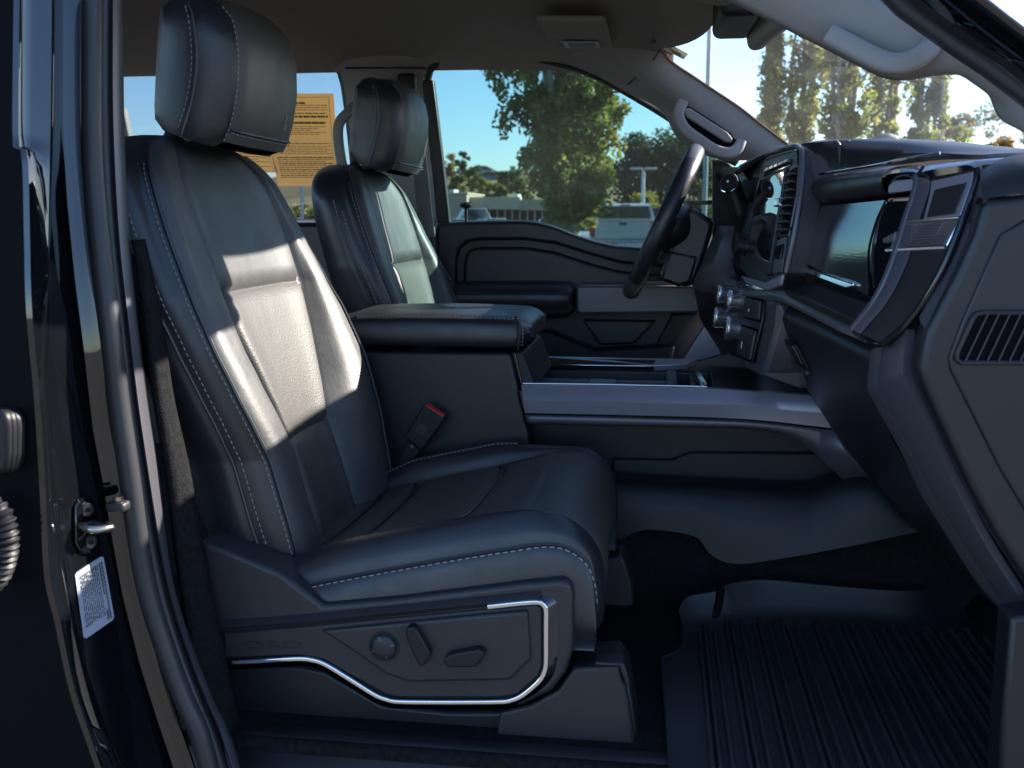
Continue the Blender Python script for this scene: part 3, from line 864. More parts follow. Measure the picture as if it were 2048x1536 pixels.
def seat(root, y0, dx, dz=0.0):
    def Wd(x, w, z): return Vector((x + dx, y0 + w, z + dz))

    # ---- backrest: slices up the back; w = across, n = forward of the back plane
    # z: insert half width, ridge w, ridge n, outer seam w, outer seam n, side seam w, side seam n, rear n
    TAB = [
        (1.04, .090, .165, .036, .205, .032, .230, -.02, -.13),
        (1.12, .092, .178, .046, .222, .042, .242, -.015, -.13),
        (1.21, .100, .190, .054, .240, .050, .258, -.008, -.13),
        (1.30, .132, .206, .054, .252, .050, .268, -.006, -.13),
        (1.38, .162, .216, .042, .258, .038, .273, -.018, -.13),
        (1.44, .184, .222, .030, .258, .022, .273, -.032, -.125),
        (1.52, .186, .220, .016, .252, .005, .267, -.045, -.12),
        (1.60, .170, .206, .005, .239, -.006, .255, -.05, -.11),
        (1.66, .142, .187, .000, .226, -.012, .241, -.05, -.11)]

    NEAR = [                                             # z: insert half width, outer seam w, n, side seam w, n
        (1.04, .100, .200, .004, .212, -.040),
        (1.12, .098, .206, .012, .220, -.036),
        (1.21, .092, .206, .016, .222, -.030),
        (1.26, .106, .220, .015, .234, -.030),
        (1.30, .121, .229, .012, .242, -.033),
        (1.38, .145, .243, .006, .257, -.038),
        (1.44, .150, .246, .002, .266, -.042),
        (1.52, .154, .240, -.004, .268, -.046),
        (1.60, .157, .230, -.006, .262, -.046),
        (1.66, .150, .222, -.008, .248, -.046)]

    def plane(z):
        return -.548 - (z - 1.2) * .31

    ZT, ZR = 1.672, .105

    def loop(z, nearside):
        ih, rw, rn, ow, on, sw, sn, bn = lerp_tab(TAB, z)
        if nearside:                                     # the door-side bolster is worn flatter than the inner one
            ih, ow, on, sw, sn = lerp_tab(NEAR, z)
            rw, rn = ih + (ow - ih) * .55, max(on, 0) + .013
        half = [(0, 0.0), (ih * .55, .002), (ih - .012, .007), (ih, -.001), (ih + .010, .010), ((ih + rw) / 2 + .004, rn * .72 + .004), (rw, rn),
                ((rw + ow) / 2 + .006, rn * .9 + on * .1), (ow, on), (ow + .006, on - .012), ((ow + sw) / 2 + .004, (on + sn) / 2), (sw, sn), (sw + .004, sn - .015),
                (sw, (sn + bn) / 2), (sw - .02, bn + .012), (sw - .06, bn), (0, bn - .004)]
        k = 1.0
        if z > ZT - ZR:
            q = min(1, (z - (ZT - ZR)) / ZR)
            k = max(0.0, 1 - q ** 2.6) ** (1 / 2.6)
        cn = -.055
        return [(w * (k if k < 1 else 1), cn + (n - cn) * (0.15 + .85 * k if k < 1 else 1)) for w, n in half]

    zs = [1.04, 1.06, 1.09, 1.12, 1.15, 1.18, 1.20, 1.206, 1.21, 1.214, 1.22, 1.24, 1.27, 1.30, 1.33, 1.36, 1.39, 1.415, 1.432, 1.437, 1.44, 1.443, 1.45, 1.47, 1.50, 1.53, 1.555, 1.57, 1.585, 1.60, 1.615, 1.628, 1.64, 1.65, 1.658, 1.664, 1.669, 1.6715]
    SUBN = 4
    near, far = [], []
    for z in zs:
        near.append([(-p.x, p.y) for p in cr([Vector((w, n, 0)) for w, n in loop(z, True)], SUBN)])
        far.append([(p.x, p.y) for p in cr([Vector((w, n, 0)) for w, n in loop(z, False)], SUBN)])

    def W3(z, wn_): return Wd(plane(z) + wn_[1], wn_[0], z)

    i1, i2, i3 = 3 * SUBN, 8 * SUBN, 11 * SUBN
    last = 16 * SUBN
    rows = []
    for z, a, b in zip(zs, near, far):
        rows.append([W3(z, q) for q in a[i3:last + 1]] + [W3(z, q) for q in reversed(b[i3:last])])
    back = grid("backrest", rows, M["leather"], root)
    for side, nm in ((near, "near"), (far, "far")):
        grid("side_panel", [[W3(z, q) for q in a[i2:i3 + 1]] for z, a in zip(zs, side)], M["leather"], root)
        grid("bolster", [[W3(z, q) for q in a[i1:i2 + 1]] for z, a in zip(zs, side)], M["leather_sunlit"], root)
        seam = [W3(z, a[i2]) + Vector((.0035, -.0015 if nm == "near" else .0015, 0)) for z, a in zip(zs, side) if z < 1.655]
        s = tube("piping", seam, .0030, M["piping"], root, n=6, step=.01)
        s2 = [W3(z, a[i2 + 2]) + Vector((.002, -.001 if nm == "near" else .001, 0)) for z, a in zip(zs, side) if z < 1.64]
        stitches("stitching", s2, M["thread"], s)
        s3 = [W3(z, a[i3]) + Vector((.001, -.002 if nm == "near" else .002, 0)) for z, a in zip(zs, side) if z < 1.60]
        tube("piping", s3, .0024, M["piping"], root, n=6, step=.012)
        s3 = [W3(z, a[i3 - 2]) + Vector((.001, -.0015 if nm == "near" else .0015, 0)) for z, a in zip(zs, side) if z < 1.58]
        stitches("stitching", s3, M["thread"], s)
        s1 = [W3(z, a[i1 + 1]) + Vector((.0016, 0, 0)) for z, a in zip(zs, side) if z < 1.45]
        stitches("stitching", s1, M["thread_brown"], s, dash=.004, gap=.004, r=.0006)
    # the insert in three panels with sewn joints
    za, zb = 1.21, 1.44

    def panel(nm, lo, hi, m):
        rr = []
        for z, a, b in zip(zs, near, far):
            if lo - 1e-6 <= z <= hi + 1e-6:
                e = min(abs(z - lo), abs(z - hi) if hi < 1.6 else 9)
                sag = -.008 * math.exp(-(e / .007) ** 2)
                bul = .004 * math.sin(math.pi * min(1, max(0, (z - lo) / (hi - lo)))) if nm != "upper_insert" else 0
                row = [W3(z, q) for q in reversed(a[0:i1 + 1])] + [W3(z, q) for q in b[1:i1 + 1]]
                ed = [1 - abs(2 * k_ / (len(row) - 1) - 1) ** 5 for k_ in range(len(row))]
                rr.append([p + Vector(((sag + bul) * ed[k_], 0, 0)) for k_, p in enumerate(row)])
        return grid(nm, rr, m, root)
    panel("lower_insert", 1.04, 1.21, M["perf"])
    panel("centre_insert", 1.21, 1.44, M["perf"])
    panel("upper_insert", 1.44, 1.68, M["leather_sunlit"])
    # ---- headrest
    HZ = [0, .012, .03, .06, .10, .14, .17, .187, .197, .202]
    hb = 1.662

    def hloop(t):
        q = t / .202
        k = 1.0
        if q < .16: k = (1 - (1 - q / .16) ** 2.5) ** (1 / 2.5) * .30 + .70
        if q > .70: k = max(0, 1 - ((q - .70) / .30) ** 2.4) ** (1 / 2.4) * .62 + .38
        fw = .058 + .018 * math.sin(math.pi * min(1, q * 1.02))
        half = [(0, fw + .012), (.055, fw + .010), (.100, fw + .003), (.114, fw - .006), (.122, fw - .011), (.138, fw - .030), (.1435, fw - .050), (.144, fw - .054), (.1435, fw - .072), (.136, -.040), (.120, -.047), (.06, -.050), (0, -.051)]
        return [(w * (.90 + .10 * k), n * k) for w, n in half]

    def Hp(t, w, n):
        q = t / .202
        x = plane(1.6) - .012 + n + .010 + .022 * q
        return Wd(x, w, hb + t - n * .34 * (1 - .6 * q) - .012 * (abs(w) / .13) ** 3 * (q > .9))
    hn = []
    for t in HZ:
        hn.append([(p.x, p.y) for p in cr([Vector((w, n, 0)) for w, n in hloop(t)], 4)])
    j1, j2 = 3 * 4, 7 * 4
    e = 12 * 4

    def hrow(i, s, a, b): return [Hp(HZ[i], s * q[0], q[1]) for q in hn[i][a:b + 1]]
    rows = [list(reversed(hrow(i, -1, 0, j1))) + hrow(i, 1, 0, j1)[1:] for i in range(len(HZ))]
    hr = grid("headrest", rows[1:], M["leather_sunlit"], root)
    for s in (-1, 1):
        grid("headrest_band", [hrow(i, s, j1, j2) for i in range(len(HZ))], M["leather"], hr)
        grid("headrest_side", [hrow(i, s, j2, e) for i in range(len(HZ))], M["leather"], hr)
        ln = [Hp(HZ[i], s * (hn[i][j1 + 1][0] + .001), hn[i][j1 + 1][1] + .0015) for i in range(1, len(HZ) - 1)]
        stitches("stitching", ln, M["thread"], hr, dash=.0045, gap=.0035, r=.0008)
        ln = [Hp(HZ[i], s * (hn[i][j2][0] + .0012), hn[i][j2][1]) for i in range(0, len(HZ) - 1)]
        tube("piping", ln, .0018, M["piping"], hr, n=6, step=.008)
        ln = [Hp(HZ[i], s * (hn[i][j2 + 2][0] + .0012), hn[i][j2 + 2][1]) for i in range(1, len(HZ) - 1)]
        stitches("stitching", ln, M["thread"], hr, dash=.0045, gap=.0035, r=.0008)
    # closed top and bottom
    top = [Hp(HZ[-1], -q[0], q[1]) for q in reversed(hn[-1])] + [Hp(HZ[-1], q[0], q[1]) for q in hn[-1][1:-1]]
    mesh("headrest_top", top, [tuple(range(len(top)))], M["leather"], hr)
    bot = [Hp(HZ[0], -q[0], q[1]) for q in reversed(hn[0])] + [Hp(HZ[0], q[0], q[1]) for q in hn[0][1:-1]]
    mesh("headrest_base", bot, [tuple(range(len(bot)))], M["leather"], hr)
    # piped joint across the lower front, a small stamped mark, posts
    jn = [Hp(HZ[2], q[0] * s, q[1] + .0012) for s, rng in ((-1, range(j1, -1, -1)), (1, range(1, j1 + 1))) for q in [hn[2][k_] for k_ in rng]]
    tube("piping", jn, .0022, M["piping"], hr, n=6, step=.008)
    stitches("stitching", [p + Vector((.001, 0, -.005)) for p in jn], M["thread"], hr, dash=.0045, gap=.0035, r=.0007)
    for k_, (a, b) in enumerate((((-.004, .012), (.004, .016)), ((.004, .016), (.006, .008)), ((.006, .008), (-.002, .004)), ((-.004, -.002), (.003, .000)), ((-.003, -.002), (-.005, -.010)))):
        q0, q1 = Hp(.055, .035 + a[0], .086), Hp(.055, .035 + b[0], .086)
        tube("stamped_mark", [q0 + Vector((0.001, 0, a[1])), q1 + Vector((0.001, 0, b[1]))], .0008, M["thread"], hr, n=5, smoothpath=False)
    for w in (-.062, .062):
        a, b = Wd(plane(1.66) - .035, w, 1.64), Wd(plane(1.66) + .0, w, 1.70)
        cyl("headrest_post", a, b, .0068, M["chrome_dark"], root)
        g = Wd(plane(1.66) - .030, w, 1.664)
        lathe("post_guide", g, b - a, [(-.006, .016), (.006, .0165), (.010, .013), (.010, .008)], M["plastic_dark"], root)
        if w < 0:
            rbox("release_button", g + Vector((.006, .020, .003)), (.016, .018, .010), M["satin"], root, bevel=.003)
        else:
            rbox("release_button", g + Vector((.012, .012, .001)), (.012, .018, .009), M["satin"], root, bevel=.003)

    # ---- cushion: path forward along the middle, rolling over the front edge
    path = spline([Vector((-.54, 0, 1.052)), Vector((-.48, 0, 1.066)), Vector((-.40, 0, 1.086)), Vector((-.28, 0, 1.114)), Vector((-.18, 0, 1.135)), Vector((-.125, 0, 1.139)),
                   Vector((-.092, 0, 1.124)), Vector((-.073, 0, 1.098)), Vector((-.066, 0, 1.06)), Vector((-.066, 0, 1.02)), Vector((-.068, 0, 1.004))], n=46)
    n = len(path)
    fr = []
    for i in range(n):
        t = (path[min(i + 1, n - 1)] - path[max(i - 1, 0)]).normalized()
        fr.append(Vector((-t.z, 0, t.x)))
    ZB = .985

    def cloop(i, s):
        x = path[i].x
        q = i / (n - 1)
        b = max(0, min(1, (x + .56) / .14)) * (1 - max(0, min(1, (q - .66) / .14)))     # bolster height
        if s > 0: b *= 1 - max(0, min(1, (x + .27) / .12))
        ih = .185 + (.035 * max(0, min(1, (x + .28) / .12)) if s > 0 else .012 * max(0, min(1, (x + .28) / .12)))
        rn = (.020 if s < 0 else .030) * b + .003
        dz = -(path[i].z - ZB)
        c = max(0, min(1, (q - .62) / .2))
        k = 1 - .25 * c
        w1 = .006 * c
        return [(0, .003, 0), (ih * .6, .003, 0), (ih - .014, .004, 0), (ih, -.002, 0), (ih + .010, .005 + rn * .4, 0), (ih + .026, rn, 0), (.228, rn * .80 + .001, 0), (.244, rn * .35 - .004, -.004 * k),
                (.251 - w1, -.004 * k, -.016 * k), (.256 - w1, -.004 * k, -.022 * k), (.264 - w1, -.004 * k, min(-.03 * k, dz * .45)), (.265 - w1, -.004 * k, min(-.034 * k, dz * .75)), (.252 - w1, -.004 * k, min(-.04 * k, dz))]
    cl = {}
    for s in (-1, 1):
        cl[s] = [cr([Vector(q) for q in cloop(i, s)], 4) for i in range(n)]

    def Cp(i, s, q):
        p = path[i] + fr[i] * q[1]
        return Wd(p.x, s * q[0], p.z + q[2])
    c1, c2, ce = 3 * 4, 8 * 4, 12 * 4

    def crow(i, s, a, b): return [Cp(i, s, q) for q in cl[s][i][a:b + 1]]
    cuts = [0, 2, 7, 19, n - 1]     # joints across the insert, bowed forward in the middle
    for s in (-1, 1):
        grid("cushion_bolster", [crow(i, s, c1, c2) for i in range(n)], M["leather"], root)
        sp = grid("cushion_side", [crow(i, s, c2, ce) for i in range(n)], M["leather"], root)
        ln = [Cp(i, s, cl[s][i][c2 + 2] + Vector((.0022, 0, -.001))) for i in range(3, n - 4)]
        stitches("stitching", ln, M["thread"], sp, dash=.0065, gap=.004, r=.0011)
        ln = [Cp(i, s, cl[s][i][c2] + Vector((.001, 0, 0))) for i in range(2, n - 3)]
        tube("piping", ln, .0022, M["piping"], sp, n=6, step=.012)
        ln = [Cp(i, s, cl[s][i][c1 + 1] + Vector((0, .0012, 0))) for i in range(2, 30)]
        stitches("stitching", ln, M["thread_brown"], sp, dash=.0045, gap=.004, r=.0006)
    ln = [Cp(i, 1, cl[1][i][20] + Vector((0, .0015, 0))) for i in range(5, 25)]
    stitches("stitching", ln, M["thread"], sp, dash=.0045, gap=.0035, r=.0009)
    tube("piping", [p + Vector((0, .006, .0005)) for p in ln], .0016, M["piping"], sp, n=6, step=.01)
    for a, b in zip(cuts, cuts[1:]):
        rr = []
        for i in range(a, b + 1):
            row = list(reversed(crow(i, -1, 0, c1))) + crow(i, 1, 0, c1)[1:]
            e = min(abs(i - a) if a > 0 else 9, abs(i - b) if b < n - 1 else 9)
            off = (-.007 if e == 0 else .003 if e < 9 else 0)
            bow = 1 if 0 < i < 24 else max(0, 1 - (i - 24) / 6) if i >= 24 else 0
            o_ = []
            for k_, p in enumerate(row):
                g = (k_ - c1) / c1
                ed = 1 - abs(g) ** 6
                o_.append(p + fr[i] * (off * ed) + Vector(((.045 * (1 - (g - .35) ** 2 / 1.8) - .0) * bow * ed ** .4, 0, .045 * .12 * bow * ed)))
            rr.append(o_)
        grid("cushion_insert", rr, M["perf"], root)
        if a > 0: tube("joint_piping", [p + fr[a] * .0075 for p in rr[0][2:-2]], .0021, M["leather"], root, n=6, step=.01)
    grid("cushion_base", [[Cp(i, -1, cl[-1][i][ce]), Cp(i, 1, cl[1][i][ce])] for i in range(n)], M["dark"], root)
    grid("cushion_front", [[Cp(n - 1, -1, q) for q in cl[-1][n - 1][::2]], [Cp(n - 1, -1, q) + Vector((-.05, 0, 0)) for q in cl[-1][n - 1][::2]]], M["leather"], root)
    return root


passenger = thing("passenger_seat_assembly", "black leather front seat nearest the open door, its back partly in sunlight", "car seat", (-.3, -.45, .85))
seat(passenger, -.45, 0.0)
driver = thing("driver_seat_assembly", "black leather front seat behind the steering wheel, beyond the armrest", "car seat", (-.3, .43, .85))
seat(driver, .43, 0.02)
# ---------------------------------------------------------------- lower trim of the passenger seat
YS = -.728
main = [(398, 1082), (470, 1108), (560, 1146), (605, 1180), (645, 1211), (800, 1197), (1046, 1167), (1122, 1161), (1142, 1168), (1147, 1190), (1147, 1300), (1132, 1345), (1105, 1382), (1045, 1412), (1000, 1418), (805, 1418), (765, 1404), (650, 1338), (600, 1328), (440, 1332), (425, 1250)]
prism("side_shield", main, YS, -.66, M["plastic"], passenger, bevel=.007, seg=4)
# raised upper rail of the shield, running back from the chrome corner
ra = PP([(428, 1246), (620, 1232), (800, 1214), (975, 1196), (1080, 1186)], YS - .004)
rb = PP([(430, 1262), (620, 1249), (800, 1231), (975, 1214), (1080, 1206)], YS - .004)
grid("shield_rail", [spline([p + Vector((0, .008, .004)) for p in ra], n=30), spline(ra, n=30), [p + Vector((0, -.006, 0)) for p in spline([a.lerp(b, .4) for a, b in zip(ra, rb)], n=30)], spline(rb, n=30), spline([p + Vector((0, .008, -.002)) for p in rb], n=30)], M["plastic"], passenger)
# recessed control panel
ctl = [(445, 1265), (620, 1252), (975, 1218), (1072, 1209), (1085, 1216), (1086, 1330), (1078, 1352), (1036, 1390), (1000, 1396), (800, 1396), (772, 1390), (705, 1354), (645, 1320), (600, 1312), (450, 1318)]
prism("control_panel", ctl, YS - .0035, YS + .01, M["plastic"], passenger, bevel=.003)
inner = [(640, 1262), (960, 1230), (1055, 1222), (1062, 1320), (1020, 1362), (820, 1366), (770, 1350), (700, 1300)]
prism("panel_field", inner, YS - .0095, YS, M["plastic"], passenger, bevel=.0075, seg=4)
# chrome line and the wide dark chrome corner outside it
cl_ = [(434, 1308), (446, 1324), (470, 1324), (540, 1320), (596, 1317), (622, 1319), (650, 1328), (700, 1358), (748, 1388), (772, 1398), (800, 1403), (900, 1404), (1000, 1403), (1022, 1400), (1045, 1390), (1078, 1362), (1089, 1342), (1092, 1320), (1092, 1260), (1092, 1222), (1088, 1210), (1076, 1204), (1040, 1206), (976, 1213)]
cp = spline(PP(cl_, YS - .006), n=150)
sweep("chrome_trim", cp, rrect(.0036, .0036, .002, 3), M["chrome"], passenger, up=(0, 1, 0))
co_ = [(440, 1322), (452, 1337), (474, 1338), (540, 1335), (594, 1332), (618, 1333), (644, 1341), (694, 1371), (742, 1401), (768, 1412), (798, 1417), (900, 1418), (1002, 1418), (1028, 1414), (1056, 1404), (1098, 1374), (1120, 1346), (1125, 1320), (1126, 1260), (1126, 1205), (1120, 1190), (1104, 1186), (1040, 1192), (976, 1204)]
a, b = spline(PP(cl_, YS - .007), n=150), spline(PP(co_, YS + .004), n=150)
grid("dark_chrome_band", [a, [p.lerp(q, .35) + Vector((0, -.001, 0)) for p, q in zip(a, b)], [p.lerp(q, .75) + Vector((0, -.0005, 0)) for p, q in zip(a, b)], b], M["gunmetal"], passenger)
c = P(768, 1293, YS - .0095)
lathe("lumbar_bezel", c, (0, -1, 0), [(-.004, .0215), (.001, .0215), (.001, .0185), (-.002, .018)], M["plastic_dark"], passenger, n=36)
lathe("lumbar_button", c, (0, -1, 0), [(-.004, .0178), (.003, .0178), (.0058, .015), (.0072, .009), (.0076, .001)], M["plastic"], passenger, n=36)
for a in (20, 110, 200, 290):
    d_ = Vector((math.cos(rad(a)), 0, math.sin(rad(a))))
    tube("button_mark", [c + d_ * .012 + Vector((0, -.0072, 0)), c + d_ * .016 + Vector((0, -.0052, 0))], .0005, M["satin"], passenger, n=5, smoothpath=False)
prism("recline_switch", [(810, 1262), (816, 1255), (828, 1255), (836, 1264), (860, 1306), (860, 1313), (848, 1332), (840, 1334), (832, 1322), (812, 1276)], YS - .024, YS - .006, M["plastic_dark"], passenger, bevel=.004, seg=4)
prism("slide_switch", [(888, 1318), (900, 1309), (955, 1299), (966, 1303), (969, 1312), (955, 1332), (945, 1336), (895, 1336), (887, 1328)], YS - .024, YS - .006, M["plastic_dark"], passenger, bevel=.004, seg=4)
text("embossed_letters", "ORD", .026, P(545, 1291, YS - .0036), Vector((1, 0, .055)), (0, 0, 1), M["plastic_soft"], passenger, extrude=.0007, bold=.0002, stretch=(1.5, .62))
prism("seat_base", [(436, 1330), (600, 1332), (648, 1342), (765, 1410), (900, 1424), (1000, 1424), (1110, 1384), (1150, 1340), (1240, 1330), (1256, 1350), (1290, 1560), (470, 1560)], -.70, -.62, M["plastic_soft"], passenger, bevel=.006)
prism("base_front_cover", [(1000, 1425), (1060, 1412), (1115, 1382), (1146, 1338), (1238, 1330), (1242, 1340), (1256, 1400), (1280, 1560), (980, 1560)], -.716, -.63, M["plastic"], passenger, bevel=.004)
prism("base_cover_lip", [(1190, 1324), (1248, 1327), (1262, 1372), (1252, 1372), (1238, 1334), (1190, 1332)], -.722, -.69, M["plastic_soft"], passenger, bevel=.002)
prism("front_bracket", [(1196, 1120), (1244, 1112), (1252, 1128), (1266, 1180), (1268, 1210), (1255, 1216), (1190, 1212)], -.50, -.44, M["plastic_dark"], passenger, bevel=.004)
prism("bracket_tab", [(1200, 1088), (1232, 1090), (1232, 1104), (1200, 1104)], -.52, -.44, M["plastic_dark"], passenger, bevel=.003)
# tip of the coat-bag strap on the outer side of the back
tube("pull_strap", PP([(284, 600, -.735), (292, 612, -.745), (298, 626, -.748), (302, 632, -.742)]), .004, M["piping"], passenger, n=6)

# ---------------------------------------------------------------- seat belt buckle
bk = thing("seat_belt_buckle", "black seat belt buckle with red release button between seat and console", "buckle", P(800, 935, -.185))
yb = -.205
prism("housing", [(846, 813), (852, 812), (886, 834), (888, 840), (846, 898), (840, 900), (811, 876), (810, 870)], yb, yb + .028, M["plastic_dark"], bk, bevel=.003, seg=3)
prism("release_button", [(848, 811), (856, 811), (888, 833), (884, 836), (848, 815)], yb + .002, yb + .024, M["red"], bk, bevel=.0015)
prism("press_mark", [(840, 846), (856, 856), (843, 874), (829, 863)], yb - .0008, yb, M["plastic"], bk)
prism("stalk", [(816, 880), (840, 900), (826, 930), (800, 950), (786, 945), (800, 915)], yb + .008, yb + .020, M["plastic_dark"], bk, bevel=.003)
cyl("rivet", P(824, 893, yb), P(824, 893, yb + .012), .0035, M["plastic"], bk, n=12)

# ---------------------------------------------------------------- centre console
con = thing("centre_console", "dark centre console with padded armrest lid and satin grey side rail", "console", (0, 0, 1.0))
# armrest lid: rounded cushion
rows = []
x0, x1 = -.585, -.228
NL = 16
for i in range(NL + 1):
    t = i / NL
    x = x0 + (x1 - x0) * t
    e = max(0, min(1, (x1 - x) / .045))
    k = (1 - (1 - e) ** 2.6) ** (1 / 2.6) if e < 1 else 1
    yy = .152 - .020 * (1 - k)
    zt = 1.366 - .012 * (1 - k) + .004 * math.sin(math.pi * t)
    zb_ = 1.306 + .016 * (1 - k) ** 2
    hy = yy
    pr = [(-hy + .012, zb_), (-hy + .001, zb_ + .008), (-hy - .003, zb_ + .022), (-hy - .001, zt - .018), (-hy + .006, zt - .006), (-hy + .018, zt - .003), (-hy + .022, zt - .005), (-hy + .028, zt), (-.07, zt + .004), (.07, zt + .004), (hy - .028, zt), (hy - .022, zt - .005), (hy - .018, zt - .003), (hy - .006, zt - .006), (hy + .001, zt - .018), (hy + .003, zb_ + .022), (hy, zb_ + .008), (hy - .012, zb_)]
    rows.append([Vector((x, y, z)) for y, z in pr])
xe = x1
rows.append([Vector((x1 + .004, p.y * .95, 1.338 + (p.z - 1.338) * .72)) for p in rows[-1]])
grid("armrest_lid", rows, M["leather"], con, closeu=True, caps=True, sub=2)
st_l = [Vector((x0 + (x1 - .02 - x0) * i / 12, -.1325, 1.3648 + .004 * math.sin(math.pi * i / 12))) for i in range(13)]
stitches("stitching", [p + Vector((0, -.006, 0)) for p in st_l], M["thread"], con, dash=.005, gap=.0035, r=.0009)
tube("lid_seam", [Vector((-.258, -.118, 1.368)), Vector((-.250, -.135, 1.362)), Vector((-.247, -.150, 1.345)), Vector((-.247, -.153, 1.325)), Vector((-.249, -.150, 1.309))], .0018, M["piping"], con, n=6)
stitches("stitching", [Vector((-.252, -.118, 1.3685)), Vector((-.243, -.136, 1.362)), Vector((-.240, -.1505, 1.345)), Vector((-.240, -.1535, 1.325)), Vector((-.243, -.151, 1.309))], M["thread"], con, dash=.004, gap=.003, r=.0008)
rbox("lid_hinge_plate", (-.60, 0, 1.34), (.05, .26, .03), M["plastic_dark"], con, bevel=.008)
tube("lid_edge_trim", [Vector((-.60, -.148, 1.338)), Vector((-.575, -.146, 1.356)), Vector((-.555, -.14, 1.362))], .003, M["chrome_dark"], con, n=6)
# box under the lid
body = [(700, 703), (1018, 706), (1022, 712), (1034, 760), (1056, 862), (1062, 900), (1062, 975), (700, 975)]
prism("storage_box", body, -.148, .148, M["plastic_soft"], con, bevel=.008, seg=3)
tube("box_edge_line", PP([(1030, 706, -.144), (1043, 765, -.144)]), .0012, M["chrome_dark"], con, n=5, smoothpath=False)
prism("box_front", [(1020, 704), (1046, 704), (1075, 775), (1040, 775)], -.140, .14, M["plastic_dark"], con, bevel=.004)
# side rail: two facets of satin grey, then a darker strip that drops to the bracket
t0 = PP([(1043, 770, -.150), (1200, 772, -.150), (1400, 777, -.150), (1500, 783, -.150), (1560, 786, -.152), (1660, 795, -.156), (1760, 805, -.16)])
t1 = PP([(1046, 800, -.176), (1200, 803, -.176), (1400, 808, -.176), (1470, 810, -.174), (1540, 816, -.172), (1655, 826, -.17), (1760, 836, -.17)])
t2 = PP([(1050, 826, -.168), (1200, 829, -.168), (1400, 834, -.168), (1470, 837, -.168), (1540, 842, -.168), (1655, 855, -.166), (1760, 864, -.166)])
A_, B_, C_ = [spline(q, n=50) for q in (t0, t1, t2)]
grid("side_rail", [[p + Vector((0, .02, 0)) for p in A_], A_, [p + Vector((0, -.001, -.0012)) for p in A_], [p.lerp(q, .5) + Vector((0, -.002, .0015)) for p, q in zip(A_, B_)], B_, [p + Vector((0, .0006, -.002)) for p in B_], C_, [p + Vector((0, .02, 0)) for p in C_]], M["satin"], con, solid=.0)
d0 = PP([(1050, 829, -.160), (1200, 832, -.160), (1400, 838, -.160), (1500, 842, -.160), (1580, 850, -.160), (1655, 860, -.160), (1700, 880, -.162), (1790, 955, -.164)])
d1 = PP([(1054, 848, -.158), (1200, 852, -.158), (1400, 855, -.158), (1500, 858, -.158), (1560, 868, -.158), (1610, 892, -.158), (1650, 925, -.158), (1685, 956, -.160)])
ribbon("lower_strip", d0, d1, M["satin_dark"], con, n=60, rows=3, bulge=(0, -.003, 0), solid=.006)
mesh("bracket_end", PP([(1640, 858, -.161), (1790, 870, -.161), (1790, 957, -.163), (1685, 957, -.161), (1640, 916, -.159)]), [(0, 1, 2, 3, 4)], M["satin_dark"], con, solid=.004)
rbox("inner_core", (.16, .03, 1.125), (.84, .20, .14), M["plastic_dark"], con, bevel=.004)
# tray deck: a frame with wells cut into it
ZD = 1.232
rbox("tray_floor", (.06, 0, ZD - .035), (.64, .27, .01), M["plastic_dark"], con, bevel=0)
for y in (-.135, .135): rbox("tray_wall", (.06, y, ZD - .018), (.64, .018, .036), M["plastic_soft"], con, bevel=.003)
rbox("tray_divider", (-.235, 0, ZD - .012), (.03, .26, .03), M["plastic"], con, bevel=.004)
rbox("tray_divider", (.035, 0, ZD - .010), (.022, .26, .03), M["satin_dark"], con, bevel=.004)
rbox("tray_divider", (.075, 0, ZD - .014), (.012, .26, .03), M["plastic"], con, bevel=.004)
rbox("cup_holder_bridge", (-.10, .01, ZD - .006), (.27, .010, .010), M["satin_dark"], con, bevel=.002)
rbox("cup_holder_clip", (-.10, -.015, ZD - .004), (.055, .05, .010), M["satin_dark"], con, bevel=.003)
for x in (-.165, -.035):
    lathe("cup_holder", (x, .0, ZD - .034), (0, 0, 1), [(0, .045), (.018, .047), (.018, .043), (.002, .041)], M["plastic_soft"], con, n=28)
tube("near_chrome_edge", PP([(1046, 767, -.142), (1200, 769, -.142), (1350, 772, -.142), (1414, 774, -.142)]), .0022, M["chrome_dark"], con, n=8, smoothpath=False)
fs = PP([(1090, 715, .148), (1312, 719, .148), (1308, 731, .128), (1094, 728, .128)])
prism3("far_chrome_strip", fs, (0, .002, -.012), M["chrome_dark"], con, bevel=.002)
prism3("far_ledge", PP([(1080, 712, .16), (1395, 718, .16), (1370, 728, .135), (1310, 731, .128), (1090, 714, .148)]), (0, .004, -.012), M["satin"], con, bevel=.0015)
prism3("tray_corner", PP([(1086, 722, .14), (1096, 728, .13), (1075, 765, -.12), (1062, 765, -.12)]), (0, 0, -.02), M["satin_dark"], con, bevel=.002)
wv = PP([(1386, 735, .06), (1396, 734, .06), (1416, 768, -.11), (1404, 772, -.12)])
prism3("latch_bar", wv, (0, 0, -.014), M["chrome"], con, bevel=.002)
prism3("deck_cover", PP([(1418, 733, .13), (1640, 745, .13), (1650, 800, -.14), (1425, 776, -.14)]), (0, 0, -.03), M["plastic_dark"], con, bevel=.003)
for y in (.13, -.12): rbox("deck_rim", (.24, y, ZD + .002), (.22, .010, .010), M["plastic_soft"], con, bevel=.003)
# far pillar of the console wall towards the pedals
prism3("pedal_side_wall", PP([(1310, 735, .16), (1400, 720, .16), (1475, 700, .16), (1600, 690, .16), (1600, 760, .16), (1310, 760, .16)]), (0, .012, 0), M["plastic_soft"], con, bevel=.003)

